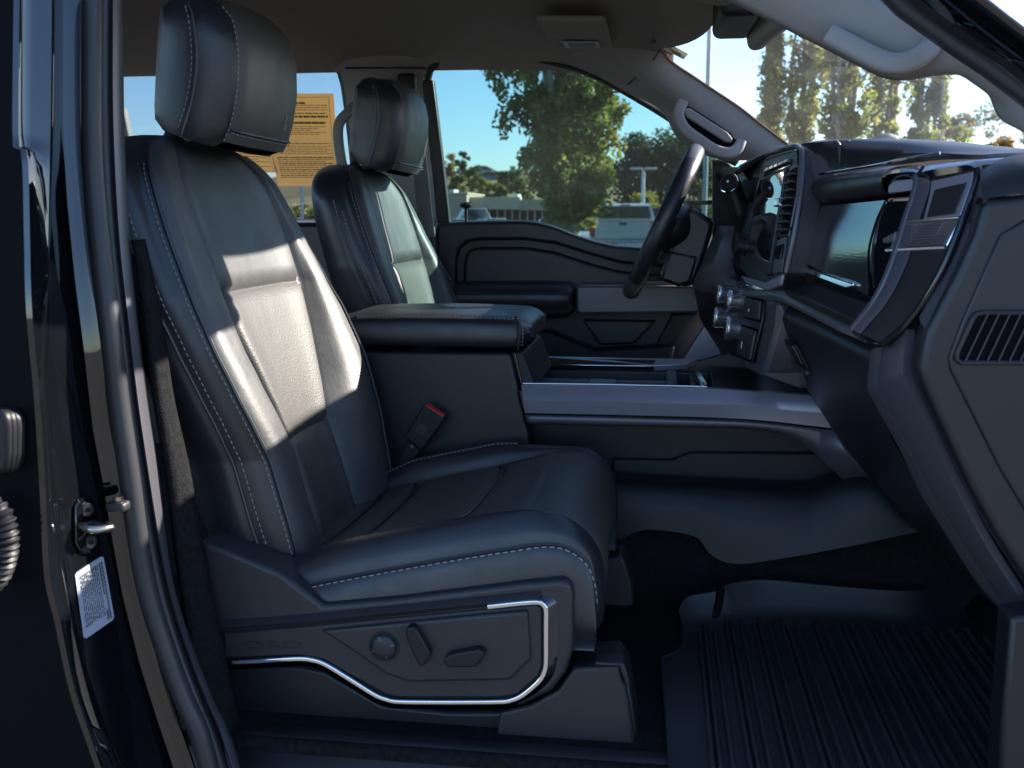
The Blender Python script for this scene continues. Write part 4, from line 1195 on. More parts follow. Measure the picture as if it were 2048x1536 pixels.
# ---------------------------------------------------------------- rubber floor mat
ZM = .865
fm = thing("floor_mat", "ribbed black rubber floor mat with a raised edge in the passenger footwell", "floor mat", (.15, -.45, ZM))
Z = lambda px_, py_: P(px_, py_, ZM, 2)
far_b = [Z(1372, 1245), Z(1435, 1238), Z(1592, 1229), Z(1720, 1235), Z(1822, 1239)] + [Z(1954, 1206)]
near = [Z(1372, 1290), Z(1330, 1317), Z(1336, 1450), Z(1345, 1600), Z(2100, 1600), Z(2080, 1206)]
mesh("mat_floor", [p for p in [Z(1360, 1255), Z(1435, 1240), Z(1592, 1231), Z(1720, 1237), Z(1822, 1241), Z(1954, 1208), Z(2080, 1200), Z(2300, 1600), Z(1345, 1600), Z(1332, 1450), Z(1324, 1320), Z(1368, 1292)]], [tuple(range(12))], M["mat"], fm)
tops = [(1357, 1222), (1366, 1203), (1382, 1192), (1432, 1183), (1446, 1174), (1460, 1168), (1526, 1160), (1629, 1169), (1720, 1177), (1822, 1182), (1870, 1170), (1915, 1158), (1990, 1140)]
bots = [(1366, 1252), (1372, 1246), (1385, 1242), (1432, 1240), (1440, 1240), (1455, 1236), (1530, 1230), (1629, 1232), (1720, 1237), (1822, 1241), (1880, 1226), (1954, 1207), (2040, 1180)]
bw = [Z(*q) for q in bots]
tw_ = [P(q[0], q[1], w.y + .018) for q, w in zip(tops, bw)]
lip = [(1 if not 2 <= i <= 4 else 1) for i in range(13)]
a, b = spline(tw_, n=70), spline(bw, n=70)
rows = [[p + Vector((0, .012, -.03)) for p in a], [p + Vector((0, .006, 0)) for p in a], a]
for t in (.15, .4, .65, .85): rows.append([p.lerp(q, t) + Vector((0, -.012 * t * t, 0)) for p, q in zip(a, b)])
rows.append([q + Vector((0, -.022, .004)) for q in b])
rows.append([q + Vector((0, -.045, .0)) for q in b])
grid("raised_edge", rows, M["mat"], fm)
tube("drain_fold", [P(1442, 1176, tw_[4].y - .004), P(1438, 1205, tw_[4].y - .010), Z(1428, 1242)], .007, M["dark"], fm, n=8)
tube("edge_bead", [Z(1368, 1290), Z(1350, 1306), Z(1330, 1315), Z(1324, 1322), Z(1328, 1380), Z(1336, 1460), Z(1345, 1600)], .003, M["mat"], fm, n=6)
y_far, y_near = Z(1700, 1255).y, -.74
rm = None
for k in range(34):
    x = .078 + .0155 * k + (.006 if k % 3 == 0 else 0)
    yf = y_far + (.012 if k % 2 else -.012) - (.05 if k < 3 else 0)
    yn = y_near - .05
    h, w = .007, .003
    v = [Vector((x + s * w * q, y, ZM + z)) for y in (yf, yn) for s, q, z in ((-1, 1.5, .0005), (-1, .6, h), (1, .6, h), (1, 1.5, .0005))]
    o = mesh("rib", v, [(0, 1, 5, 4), (1, 2, 6, 5), (2, 3, 7, 6), (0, 3, 2, 1), (4, 5, 6, 7)], M["mat"], fm)
    if k % 4 == 0:
        tube("tread_mark", [Vector((x + .004, yf + .004, ZM + .003)), Vector((x + .012, yf + .016, ZM + .003)), Vector((x + .012, yf + .024, ZM + .003))], .0022, M["mat"], fm, n=5)
# ---------------------------------------------------------------- dashboard
db = thing("dashboard", "dark dashboard with touch screen, brushed panel and satin trim", "dashboard", (.35, 0, 1.2))


def loft(name, secs, mt, parent=db, n=24, **k):
    """secs: list of traced cross-section curves [(px,py,y)...] from left to right"""
    return grid(name, [spline(PP(s), n=n) for s in secs], mt, parent, **k)


def back(pts, dx_, dz_): return [p + Vector((dx_, 0, dz_)) for p in pts]


# dash top pad, from the pod in the middle to the passenger's end
ridge = PP([(1470, 345, .22), (1530, 308, .10), (1590, 291, -.12), (1620, 285, -.20), (1700, 283, -.27), (1790, 288, -.38), (1880, 298, -.48), (1960, 306, -.55), (2048, 304, -.62), (2200, 300, -.70)])
ridge = spline(ridge, n=60)
lowr = spline(PP([(1470, 352, .22), (1530, 316, .10), (1592, 300, -.12), (1630, 330, -.22), (1700, 335, -.30), (1790, 330, -.40), (1880, 320, -.50), (1960, 318, -.58), (2048, 315, -.66), (2200, 315, -.72)]), n=60)
rows = [lowr, [a.lerp(b, .5) + Vector((-.006, 0, .002)) for a, b in zip(lowr, ridge)], ridge, [p + Vector((.02, 0, .004)) for p in ridge], [p + Vector((.08, 0, .003)) for p in ridge], [Vector((max(p.x + .15, .62), p.y, 1.62)) for p in ridge], [Vector((.86, p.y, 1.56)) for p in ridge]]
grid("top_pad", rows, M["plastic_soft"], db)
grid("top_pad_far", [[Vector((x, y, z)) for x, z in ((.20, 1.60), (.22, 1.64), (.26, 1.655), (.5, 1.64), (.86, 1.56))] for y in (.20, .40, .60, .72)], M["plastic_soft"], db)
# two strap-like joints over the pad
for px_ in (1676, 1700):
    tube("pad_joint", PP([(px_ - 4, 284, -.262), (px_ + 2, 292, -.266), (px_ + 4, 310, -.27), (px_ + 6, 340, -.275)]), .004, M["plastic"], db, n=8)

# big inner body of the dash (closes everything behind the trim)
secs = []
for y, dx_ in ((.74, -.02), (.45, 0), (.22, -.0), (-.2, .02), (-.45, .07), (-.70, .11)):
    secs.append([Vector((x + dx_, y, z)) for x, z in ((.30, 1.61), (.29, 1.50), (.29, 1.40), (.34, 1.30), (.44, 1.18), (.54, 1.05), (.60, .95))])
grid("inner_body", secs, M["plastic_dark"], db)

# ---- flat faces of the dash are laid out on planes through three measured points
def plane3(a, b, c):
    n = (b - a).cross(c - a).normalized()
    if n.dot(CAM - a) < 0: n = -n
    return a, n


def OP(pts, pl, off=0.0):
    out = []
    for q in pts:
        d = _F + _R * ((q[0] - 1024) / FPX) - _U * ((q[1] - 768) / FPX)
        t = (pl[0] - CAM).dot(pl[1]) / d.dot(pl[1])
        out.append(CAM + d * t + pl[1] * off)
    return out


def slab(name, pts, pl, o0, o1, mt, parent=db, **k):
    return prism3(name, OP(pts, pl, o0), pl[1] * (o1 - o0), mt, parent, **k)


# ---- centre pod: satin frame round screen, buttons and vents
A = spline(PP([(1590, 292, -.150), (1604, 300, -.195), (1608, 330, -.212), (1604, 390, -.222), (1592, 470, -.230), (1576, 540, -.235), (1568, 590, -.235)]), n=40)
B = spline(PP([(1680, 284, -.245), (1688, 300, -.262), (1680, 330, -.268), (1645, 385, -.262), (1620, 440, -.258), (1605, 520, -.255), (1610, 600, -.25)]), n=40)
grid("pod_cheek", [A, [p.lerp(q, .12) + Vector((-.006, -.002, 0)) for p, q in zip(A, B)], [p.lerp(q, .5) + Vector((-.002, -.004, 0)) for p, q in zip(A, B)], B], M["satin_dark"], db)
PD = plane3(P(1524, 352, .10), P(1583, 336, -.155), P(1500, 512, .062))
slab("pod_face", [(1478, 342), (1486, 332), (1535, 310), (1588, 294), (1600, 297), (1605, 308), (1603, 385), (1590, 470), (1574, 545), (1558, 578), (1540, 584), (1515, 572), (1490, 550), (1480, 535), (1476, 440)], PD, -.035, 0, M["plastic"], bevel=.003)
tube("pod_rim", OP([(1477, 346), (1486, 331), (1535, 309), (1586, 293), (1601, 297), (1606, 312), (1603, 385), (1590, 470), (1574, 545)], PD, .001), .0045, M["satin_dark"], db, n=8)
tube("rim_line", OP([(1484, 344), (1535, 319), (1586, 302), (1597, 306), (1598, 330), (1595, 385), (1583, 462)], PD, .002), .0016, M["chrome_dark"], db, n=6)
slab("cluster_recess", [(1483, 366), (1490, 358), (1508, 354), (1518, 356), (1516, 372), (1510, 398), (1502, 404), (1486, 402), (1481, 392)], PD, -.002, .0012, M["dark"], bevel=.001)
slab("lower_left_panel", [(1482, 412), (1508, 408), (1500, 470), (1482, 474)], PD, 0, .0015, M["plastic"], bevel=.001)
M["screen"] = mat("dark touch screen", (0.020, 0.021, 0.022), 0.03, spec=0.9, coat=1.0, coat_rough=0.01)
bez = slab("screen_bezel", [(1521, 360), (1580, 337), (1574, 385), (1561, 462), (1547, 550), (1538, 552), (1498, 518), (1497, 508), (1505, 455), (1514, 400)], PD, 0, .006, M["plastic_dark"], bevel=.0015)
scr = slab("screen", [(1525, 363), (1576, 343), (1570, 385), (1557, 462), (1547, 526), (1503, 506), (1509, 455), (1518, 400)], PD, .006, .0068, M["screen"], db)
tube("screen_frame", OP([(1525, 363), (1576, 343), (1570, 385), (1557, 462), (1547, 526), (1503, 506), (1509, 455), (1518, 400)], PD, .0066), .0009, M["chrome_dark"], scr, n=5, closed=True, smoothpath=False)
kn = OP([(1497, 494)], PD, 0)[0]
lathe("volume_knob", kn, PD[1], [(0, .019), (.006, .019), (.007, .0165), (.024, .016), (.026, .013), (.0262, .002)], M["plastic_dark"], db, n=24)
lathe("volume_knob_ring", kn, PD[1], [(.005, .0197), (.0075, .0197), (.0076, .017)], M["chrome_dark"], db, n=24)
slab("button_strip", [(1532, 340), (1584, 318), (1583, 331), (1529, 354)], PD, 0, .002, M["gloss"])
for k in range(5):
    q = (1538 + 9.6 * k, 342 - 4.1 * k)
    slab("shortcut_button", [(q[0], q[1] - 5), (q[0] + 7, q[1] - 8), (q[0] + 5, q[1] + 1), (q[0] - 2, q[1] + 4)], PD, .001, .008, M["chrome_dark"], bevel=.0015)
slab("vent_housing", [(1582, 342), (1600, 333), (1597, 385), (1580, 468), (1562, 470), (1573, 400)], PD, 0, .0015, M["dark"])
for k in range(8):
    t = k / 7
    a, b = OP([(1582 - 17 * t, 352 + 108 * t), (1599 - 17 * t, 346 + 112 * t)], PD, .002)
    prism3("vent_slat", [a, b, b + PD[1] * .010, a + PD[1] * .010], (0, 0, -.004), M["plastic"], db, bevel=.001)
tube("vent_border", OP([(1582, 341), (1601, 331), (1598, 385), (1581, 470), (1561, 472), (1572, 400)], PD, .002), .0022, M["satin_dark"], db, n=6, closed=True, smoothpath=False)
slab("vent_thumb", [(1566, 400), (1578, 397), (1576, 414), (1564, 416)], PD, .002, .016, M["chrome"], bevel=.002)
slab("hazard_panel", [(1556, 482), (1577, 474), (1566, 545), (1548, 548)], PD, 0, .003, M["satin_dark"], bevel=.001)
slab("hazard_button", [(1557, 494), (1572, 488), (1568, 518), (1553, 520)], PD, .003, .006, M["gloss"], bevel=.001)
slab("pod_foot", [(1486, 552), (1536, 566), (1572, 550), (1566, 572), (1540, 582), (1496, 566)], PD, 0, .006, M["satin"], bevel=.002)

# instrument hood beyond the wheel
A = spline(PP([(1430, 352, .64), (1440, 338, .60), (1460, 334, .45), (1474, 336, .28), (1482, 338, .22)]), n=24)
B = spline(PP([(1420, 420, .64), (1436, 400, .62), (1455, 392, .45), (1468, 390, .30), (1476, 420, .22)]), n=24)
grid("instrument_hood", [[p + Vector((.1, 0, 0)) for p in A], A, [p.lerp(q, .5) + Vector((.03, 0, 0)) for p, q in zip(A, B)], [q + Vector((.08, 0, 0)) for q in B]], M["plastic_soft"], db)
grid("instrument_screen", [[Vector((.265, y, z)) for z in (1.46, 1.625)] for y in (.22, .62)], M["screen"], db)
# steering column surround (satin) right of the shroud
A = spline(PP([(1438, 452, .36), (1424, 480, .36), (1408, 520, .36), (1390, 556, .36), (1384, 572, .36), (1400, 582, .33), (1450, 588, .27)]), n=40)
B = spline(PP([(1466, 452, .30), (1446, 474, .29), (1434, 505, .28), (1428, 530, .27), (1438, 545, .26), (1455, 556, .24), (1475, 562, .21)]), n=40)
grid("column_surround", [[p + Vector((.08, 0, 0)) for p in A], A, [p.lerp(q, .5) + Vector((-.012, 0, 0)) for p, q in zip(A, B)], B, [p + Vector((.06, 0, 0)) for p in B]], M["satin_dark"], db)
poly("knee_panel", [(1385, 570, .55), (1450, 590, .26), (1470, 590, .20), (1475, 720, .22), (1450, 720, .55), (1400, 640, .64)], (.05, 0, 0), M["plastic_soft"], db, bevel=.004)
kp = thing("kick_panel", "pale grey kick panel with a small label plate, beyond the driver's footwell", "kick panel", (.15, .70, .9))
prism("cover", [(1368, 716), (1416, 640), (1424, 630), (1440, 627), (1500, 640), (1500, 730), (1368, 725)], .66, .70, M["satin"], kp, bevel=.004)
prism("label_plate", [(1404, 648), (1424, 631), (1442, 628), (1442, 648)], .656, .66, M["satin"], kp, bevel=.001)
for k in range(2): rbox("plate_mark", P(1424 + 6 * k, 638, .6555), (.005, .0006, .010), M["ink"], kp, bevel=0)

# ---- ledge under the screen running on as the lower bar of the passenger frame
A = spline(PP([(1452, 566, .22), (1466, 574, .17), (1490, 580, .03), (1520, 582, -.12), (1556, 578, -.215), (1600, 598, -.30), (1660, 627, -.42), (1710, 652, -.52), (1730, 656, -.57)]), n=60)
B = spline(PP([(1458, 572, .22), (1468, 584, .17), (1490, 594, .03), (1520, 600, -.12), (1552, 600, -.215), (1600, 622, -.30), (1650, 648, -.42), (1690, 668, -.52), (1716, 676, -.57)]), n=60)
grid("lower_ledge", [[p + Vector((.10, 0, .012)) for p in A], [p + Vector((.012, 0, .004)) for p in A], A, [p.lerp(q, .5) + Vector((-.008, 0, 0)) for p, q in zip(A, B)], B, [q + Vector((.03, 0, -.012)) for q in B]], M["satin_bar"], db)
# shelf behind the bar
prism3("shelf", PP([(1560, 572, -.22), (1610, 560, -.25), (1740, 605, -.55), (1732, 650, -.58)]), (0, 0, -.012), M["plastic_dark"], db, bevel=.002)

# ---- passenger side: padded roll
ends = [(1617, -.235), (1623, -.245), (1640, -.27), (1700, -.38), (1748, -.47), (1768, -.52), (1776, -.54)]
tops_ = [372, 358, 351, 342, 334, 332, 332]
bots_ = [398, 405, 409, 404, 399, 397, 395]
rows = []
for (px_, y), tp_, bt in zip(ends, tops_, bots_):
    m_ = (tp_ + bt) / 2
    p0, p1, pm = P(px_, tp_, y), P(px_, bt, y), P(px_, m_, y)
    rows.append([p0 + Vector((.05, 0, .0)), p0 + Vector((.018, 0, .001)), p0 + Vector((.004, 0, -.002)), p0.lerp(p1, .22) + Vector((-.006, 0, 0)), pm + Vector((-.010, 0, 0)), p0.lerp(p1, .8) + Vector((-.006, 0, 0)), p1 + Vector((.004, 0, .002)), p1 + Vector((.03, 0, 0))])
grid("padded_roll", rows, M["leather"], db, sub=1)
tube("roll_line", PP([(1640, 348, -.268), (1700, 339, -.378), (1760, 329, -.50), (1800, 320, -.545), (1880, 306, -.585)]), .0022, M["chrome_dark"], db, n=6)
# brushed steel glove door, barrel shaped
rows = []
for t in [i / 10 for i in range(11)]:
    l0 = P(1640 - 2 * t, 412, -.25); 
    top_ = P(1634 + 138 * t, 414 - 14 * t, -.25 - .29 * t)
    mid_ = P(1606 + 138 * t, 462 + 24 * t, -.25 - .29 * t)
    bot_ = P(1600 + 136 * t, 520 + 72 * t, -.25 - .29 * t)
    mid_ = top_.lerp(bot_, .5) + (mid_ - top_.lerp(bot_, .5)) * .45
    rows.append([top_ + Vector((.04, 0, 0)), top_ + Vector((.006, 0, .001))] + spline([top_, mid_, bot_], n=18) + [bot_ + Vector((.03, 0, -.004))])
grid("brushed_door", rows, M["brushed_metal"], db)
poly("door_latch_bar", [(1608, 535, -.255), (1616, 534, -.27), (1716, 566, -.49), (1716, 574, -.49), (1700, 576, -.47), (1608, 542, -.255)], (-.008, 0, 0), M["chrome"], db, bevel=.002)
tube("door_seam", PP([(1772, 400, -.545), (1752, 445, -.545), (1738, 500, -.545), (1738, 550, -.545), (1744, 592, -.545)]), .0016, M["dark"], db, n=6)
# vent beside it
poly("vent_housing", [(1774, 402, -.56), (1826, 398, -.60), (1800, 470, -.60), (1772, 545, -.60), (1752, 590, -.59), (1744, 560, -.56), (1744, 500, -.555), (1756, 440, -.555)], (.03, 0, 0), M["dark"], db)
tube("vent_rim", PP([(1826, 398, -.60), (1790, 400, -.575), (1776, 404, -.56), (1762, 436, -.556), (1750, 480, -.556), (1746, 530, -.56), (1750, 575, -.575)]), .003, M["chrome_dark"], db, n=6)
for k in range(7):
    t = k / 6
    a, b = P(1784 - 22 * t, 415 + 130 * t, -.565), P(1822 - 40 * t, 413 + 125 * t, -.60)
    prism3("vent_slat", [a, b, b + Vector((.014, 0, .004)), a + Vector((.014, 0, .004))], (0, 0, -.004), M["plastic"], db, bevel=.001)
poly("vent_thumb", [(1772, 478, -.57), (1800, 462, -.60), (1794, 486, -.60), (1776, 488, -.57)], (-.006, 0, 0), M["satin_dark"], db, bevel=.002)

# ---- end frame: dark wood face, satin edges, chrome flag badge
# top bar
A = spline(PP([(1775, 352, -.545), (1782, 342, -.555), (1800, 338, -.565), (1835, 334, -.585), (1846, 332, -.60), (1880, 328, -.63), (1930, 322, -.66), (1952, 322, -.675), (1962, 330, -.685)]), n=40)
B = spline(PP([(1775, 372, -.545), (1785, 360, -.555), (1805, 357, -.565), (1830, 356, -.585), (1846, 362, -.60), (1866, 354, -.63), (1910, 346, -.66), (1940, 342, -.675), (1956, 345, -.685)]), n=40)
grid("frame_top_bar", [[p + Vector((.05, 0, .004)) for p in A], A, [p.lerp(q, .5) + Vector((-.006, -.002, .001)) for p, q in zip(A, B)], B, [p + Vector((.02, 0, -.002)) for p in B]], M["chrome_dark"], db)
poly("frame_inner_bar", [(1775, 372, -.548), (1786, 361, -.556), (1838, 356, -.59), (1836, 374, -.59), (1826, 380, -.59), (1775, 388, -.548)], (.02, 0, 0), M["satin"], db, bevel=.002)
FP = plane3(P(1842, 368, -.600), P(1956, 345, -.690), P(1766, 686, -.672))
ie = [(1838, 358), (1842, 366), (1836, 392), (1820, 440), (1802, 500), (1780, 560), (1756, 606), (1730, 640), (1712, 662)]
m1 = [(1862, 360), (1866, 366), (1860, 395), (1842, 448), (1826, 508), (1802, 566), (1774, 614), (1746, 646), (1726, 670)]
oe = [(1956, 338), (1957, 348), (1950, 372), (1936, 408), (1916, 462), (1890, 525), (1856, 590), (1816, 645), (1766, 688)]
sp2 = lambda c_, n=40: [(p.x, p.y) for p in spline([Vector((x, y, 0)) for x, y in c_], n=n)]
I_, M_, O_ = sp2(ie), sp2(m1), sp2(oe)
slab("frame_body", I_ + O_[::-1], FP, -.03, -.001, M["plastic_dark"])
def strip(name, a, b, o0, o1, mt): return grid(name, [OP(a, FP, o0 - .006), OP(a, FP, o0), OP([((x + u) / 2, (y + v) / 2) for (x, y), (u, v) in zip(a, b)], FP, (o0 + o1) / 2 + .0015), OP(b, FP, o1)], mt, db)
strip("frame_bevel_strip", I_, M_, .008, .004, M["satin_dark"])
strip("frame_wood_face", M_, O_, .003, .001, M["brushed"])
sweep("frame_inner_edge", OP(I_, FP, .006), rrect(.0045, .0045, .003), M["satin_dark"], db, up=tuple(FP[1]))
sweep("frame_outer_bead", OP(O_, FP, .000), circ(.0045, 8), M["gloss"], db)
slab("frame_upper_face", [(1868, 364), (1952, 346), (1949, 372), (1926, 434), (1852, 442), (1864, 395)], FP, .0, .0045, M["satin"], bevel=.001)
slab("frame_speaker_inset", [(1876, 382), (1940, 368), (1918, 430), (1860, 438)], FP, .004, .006, M["brushed"], bevel=.001)
tube("frame_lower_bead", OP([(1710, 662), (1724, 674), (1744, 686), (1766, 690)], FP, 0), .004, M["gloss"], db, n=8)
# badge: chrome plate with raised stripes in the shape of a flag
bq = lambda u, v_, o=.010: (lambda q: q)(OP([((1818 + 106 * u) * (1 - v_) + (1783 + 112 * u) * v_, (449 - 11 * u) * (1 - v_) + (506 - 8 * u) * v_)], FP, o - .003 - .004 * u)[0])
bd = prism3("flag_badge", [bq(0, 0), bq(1, 0), bq(1, 1), bq(0, 1)], -FP[1] * .008, M["knob"], db, bevel=.0015)
for v_ in (0.03, .97):
    tube("badge_edge", [bq(-.02, v_), bq(1.0, v_)], .0030, M["knob"], bd, n=8, smoothpath=False)
for k in range(8):
    v_ = .16 + .098 * k
    a_, b_ = (.38 - .008 * k, .70) if k < 4 else (.38 - .008 * k, .94)
    tube("flag_stripe", [bq(a_, v_, .0112), bq(b_, v_, .0112)], .0018, M["satin_dark"], bd, n=6, smoothpath=False)

# ---- lower glove box and knee area
gp = [(1546, 606, -.215), (1600, 632, -.30), (1650, 656, -.42), (1700, 682, -.54), (1744, 694, -.60)]
g2 = [(1560, 660, -.20), (1610, 690, -.29), (1660, 712, -.41), (1710, 738, -.53), (1745, 752, -.60)]
g3 = [(1610, 770, -.18), (1640, 780, -.28), (1690, 800, -.40), (1730, 815, -.52), (1758, 830, -.60)]
g4 = [(1690, 900, -.18), (1725, 905, -.28), (1765, 915, -.40), (1800, 925, -.52), (1815, 935, -.60)]
g5 = [(1780, 1010, -.19), (1815, 1020, -.28), (1850, 1030, -.40), (1870, 1040, -.52), (1880, 1050, -.60)]
g6 = [(1890, 1120, -.24), (1915, 1130, -.32), (1935, 1140, -.42), (1945, 1150, -.53), (1950, 1160, -.60)]
g7 = [(1960, 1190, -.28), (1975, 1200, -.36), (1990, 1210, -.44), (2000, 1215, -.53), (2005, 1220, -.60)]
gx = [PP(q) for q in (gp, g2, g3, g4, g5, g6, g7)]
grid("glove_box_door", [[p + Vector((.06, 0, .0)) for p in gx[0]]] + gx, M["plastic_soft"], db, sub=2)
prism3("glove_edge", [gx[i][0] for i in range(7)] + [gx[i][0] + Vector((.10, .005, 0)) for i in range(6, -1, -1)], (0, .006, 0), M["plastic_soft"], db)
poly("glove_latch", [(1574, 678, -.225), (1597, 690, -.262), (1622, 742, -.262), (1604, 734, -.225)], (-.006, 0, 0), M["plastic_dark"], db, bevel=.002)
poly("glove_latch_pull", [(1578, 684, -.232), (1594, 692, -.256), (1612, 730, -.256), (1602, 724, -.232)], (-.009, 0, 0), M["gloss"], db, bevel=.002)
poly("latch_lip", [(1590, 722, -.225), (1622, 742, -.262), (1620, 752, -.262), (1592, 732, -.225)], (-.008, 0, 0), M["plastic"], db, bevel=.002)
# satin end strips, black joint, end cap
e1 = [(1742, 700, -.61), (1735, 770, -.615), (1745, 800, -.618), (1800, 900, -.622), (1840, 985, -.624), (1880, 1050, -.626), (1950, 1160, -.628), (2005, 1225, -.63)]
e2 = [(1766, 692, -.64), (1755, 765, -.645), (1764, 795, -.648), (1815, 895, -.652), (1858, 980, -.654), (1905, 1055, -.656), (1985, 1180, -.658), (2030, 1240, -.66)]
e3 = [(1812, 650, -.69), (1806, 735, -.695), (1816, 770, -.70), (1872, 890, -.705), (1915, 985, -.71), (1965, 1080, -.712), (2035, 1190, -.715), (2085, 1260, -.72)]
e4 = [(1838, 634, -.71), (1826, 722, -.72), (1836, 765, -.724), (1894, 885, -.73), (1938, 980, -.735), (1990, 1075, -.738), (2052, 1170, -.74), (2100, 1240, -.745)]
E1, E2, E3, E4 = [spline(PP(q), n=70) for q in (e1, e2, e3, e4)]
grid("end_strip_inner", [[p + Vector((.03, 0, 0)) for p in E1], E1, [p.lerp(q, .5) + Vector((-.002, -.001, 0)) for p, q in zip(E1, E2)], [p + Vector((.0, .001, 0)) for p in E2], [p + Vector((.006, .002, 0)) for p in E2]], M["satin_dark"], db)
grid("end_strip", [[p + Vector((.006, .0, 0)) for p in E2], [p.lerp(q, .03) for p, q in zip(E2, E3)], [p.lerp(q, .5) + Vector((-.004, -.003, 0)) for p, q in zip(E2, E3)], E3, [p + Vector((.012, .002, 0)) for p in E3]], M["satin_dark"], db)
grid("end_joint", [[p + Vector((.012, .002, 0)) for p in E3], [q + Vector((.012, .006, 0)) for q in E4]], M["dark"], db)
# strip up beside the wooden frame
u1 = [(1962, 345, -.695), (1950, 392, -.70), (1925, 465, -.704), (1895, 535, -.706), (1862, 590, -.708), (1838, 634, -.71)]
u2 = [(1985, 385, -.725), (1968, 410, -.73), (1945, 470, -.735), (1914, 540, -.738), (1880, 605, -.74), (1852, 660, -.742)]
U1, U2 = spline(PP(u1), n=40), spline(PP(u2), n=40)
grid("frame_back_strip", [[p + Vector((.03, 0, 0)) for p in U1], U1, [p.lerp(q, .5) + Vector((-.002, -.002, 0)) for p, q in zip(U1, U2)], U2, [p + Vector((.01, .004, 0)) for p in U2]], M["satin_dark"], db)

# end cap: large side panel with a grille
ec = thing("dash_end_cap", "large dark side cover on the end of the dashboard with a slotted vent grille", "dash end cap", (.45, -.75, 1.0))
cap = [(1968, 398), (2120, 380), (2300, 380), (2300, 1400), (2100, 1240), (2052, 1165), (1990, 1070), (1938, 975), (1894, 880), (1842, 765), (1836, 735), (1852, 662), (1882, 605), (1916, 540), (1948, 470)]
prism("cap_panel", cap, -.748, -.70, M["plastic_soft"], ec, bevel=.010, seg=4)
fld = [(2000, 470), (2048, 440), (2300, 430), (2300, 1300), (2130, 1150), (2060, 1040), (2000, 940), (1950, 840), (1900, 740), (1897, 715), (1925, 640), (1965, 550)]
prism("cap_field", fld, -.7515, -.74, M["plastic_soft"], ec, bevel=.0035, seg=3)
hood = [(1962, 333, -.70), (1990, 322, -.705), (2060, 308, -.71), (2200, 300, -.71), (2200, 372, -.745), (2060, 378, -.742), (1985, 386, -.735), (1968, 396, -.73)]
grid("cap_shoulder", [spline(PP([(1962, 332, -.67), (2000, 318, -.675), (2060, 306, -.68), (2200, 298, -.68)]), n=20), spline(PP([(1960, 345, -.70), (2000, 332, -.71), (2060, 322, -.715), (2200, 314, -.715)]), n=20), spline(PP([(1962, 375, -.735), (2000, 364, -.74), (2060, 354, -.742), (2200, 346, -.742)]), n=20), spline(PP([(1966, 398, -.745), (2000, 393, -.748), (2060, 386, -.75), (2200, 378, -.75)]), n=20)], M["plastic"], ec)
grl = [(1945, 636), (1952, 628), (1965, 625), (2200, 625), (2200, 724), (1922, 724), (1914, 718), (1913, 708)]
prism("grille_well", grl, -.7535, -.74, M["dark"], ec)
tube("grille_rim", PP([(2200, 625, -.754), (1966, 625, -.754), (1953, 628, -.754), (1945, 638, -.754), (1914, 706, -.754), (1913, 718, -.754), (1922, 725, -.754), (2200, 725, -.754)]), .0032, M["plastic"], ec, n=8, smoothpath=False)
for k in range(11):
    px_ = 1975 + 22 * k
    prism("grille_bar", [(px_, 627), (px_ + 3.5, 627), (px_ - 42, 723), (px_ - 46, 723)], -.757, -.748, M["plastic"], ec)
cyl("cap_clip", P(1958, 402, -.75), P(1958, 402, -.74), .004, M["dark"], ec, n=10)
# carpet-blue hinge pillar trim at the bottom of the doorway
kt = thing("hinge_post_trim", "narrow dark trim at the front edge of the doorway", "pillar trim", (.55, -.78, .8))
prism("trim_panel", [(2022, 1235), (2120, 1225), (2200, 1240), (2200, 1600), (1995, 1600), (2004, 1450)], -.79, -.74, M["plastic_soft"], kt, bevel=.006)

# ---- control column under the screen: chrome knobs and two panels of buttons
cc = thing("control_stack", "dark control stack with four chrome knobs below the touch screen", "controls", P(1510, 740, -.10))
face = [(1478, 590, .02), (1545, 604, -.205), (1556, 612, -.225), (1560, 640, -.225), (1530, 740, -.21), (1520, 752, -.20), (1490, 738, -.08), (1478, 722, .0), (1476, 680, .03)]
poly("stack_body", face, (.12, 0, .01), M["satin_dark"], cc, bevel=.006, seg=3)
poly("stack_face", [(1482, 594, .01), (1530, 606, -.155), (1528, 640, -.155), (1506, 726, -.15), (1480, 716, -.02), (1480, 680, .015)], (-.003, 0, 0), M["plastic"], cc, bevel=.002)
poly("stack_side", [(1552, 602, -.225), (1562, 614, -.235), (1612, 770, -.20), (1600, 778, -.19), (1524, 752, -.205), (1540, 690, -.215)], (.03, .02, 0), M["satin_dark"], cc, bevel=.004)
poly("upper_button", [(1496, 596, -.07), (1526, 602, -.150), (1522, 640, -.150), (1492, 632, -.07)], (-.007, 0, 0), M["plastic"], cc, bevel=.002)
poly("lower_button", [(1488, 652, -.06), (1516, 662, -.145), (1504, 720, -.145), (1480, 708, -.06)], (-.007, 0, 0), M["plastic"], cc, bevel=.002)
poly("upper_button_gap", [(1494, 593, -.068), (1529, 600, -.154), (1525, 645, -.154), (1490, 636, -.066)], (-.0035, 0, 0), M["dark"], cc)
poly("lower_button_gap", [(1486, 649, -.058), (1520, 660, -.150), (1507, 726, -.150), (1478, 712, -.056)], (-.0035, 0, 0), M["dark"], cc)
for q, s_ in (((1507, 621, -.112), .006), ((1493, 687, -.10), .006), ((1492, 694, -.10), .006)):
    p = P(*q) + Vector((-.0085, 0, 0))
    for k in range(3):
        rbox("button_symbol", p + Vector((0, (k - 1) * .006, .001 * ((k + 1) % 2))), (.0008, .0042, .0045), M["white"], cc, bevel=0)
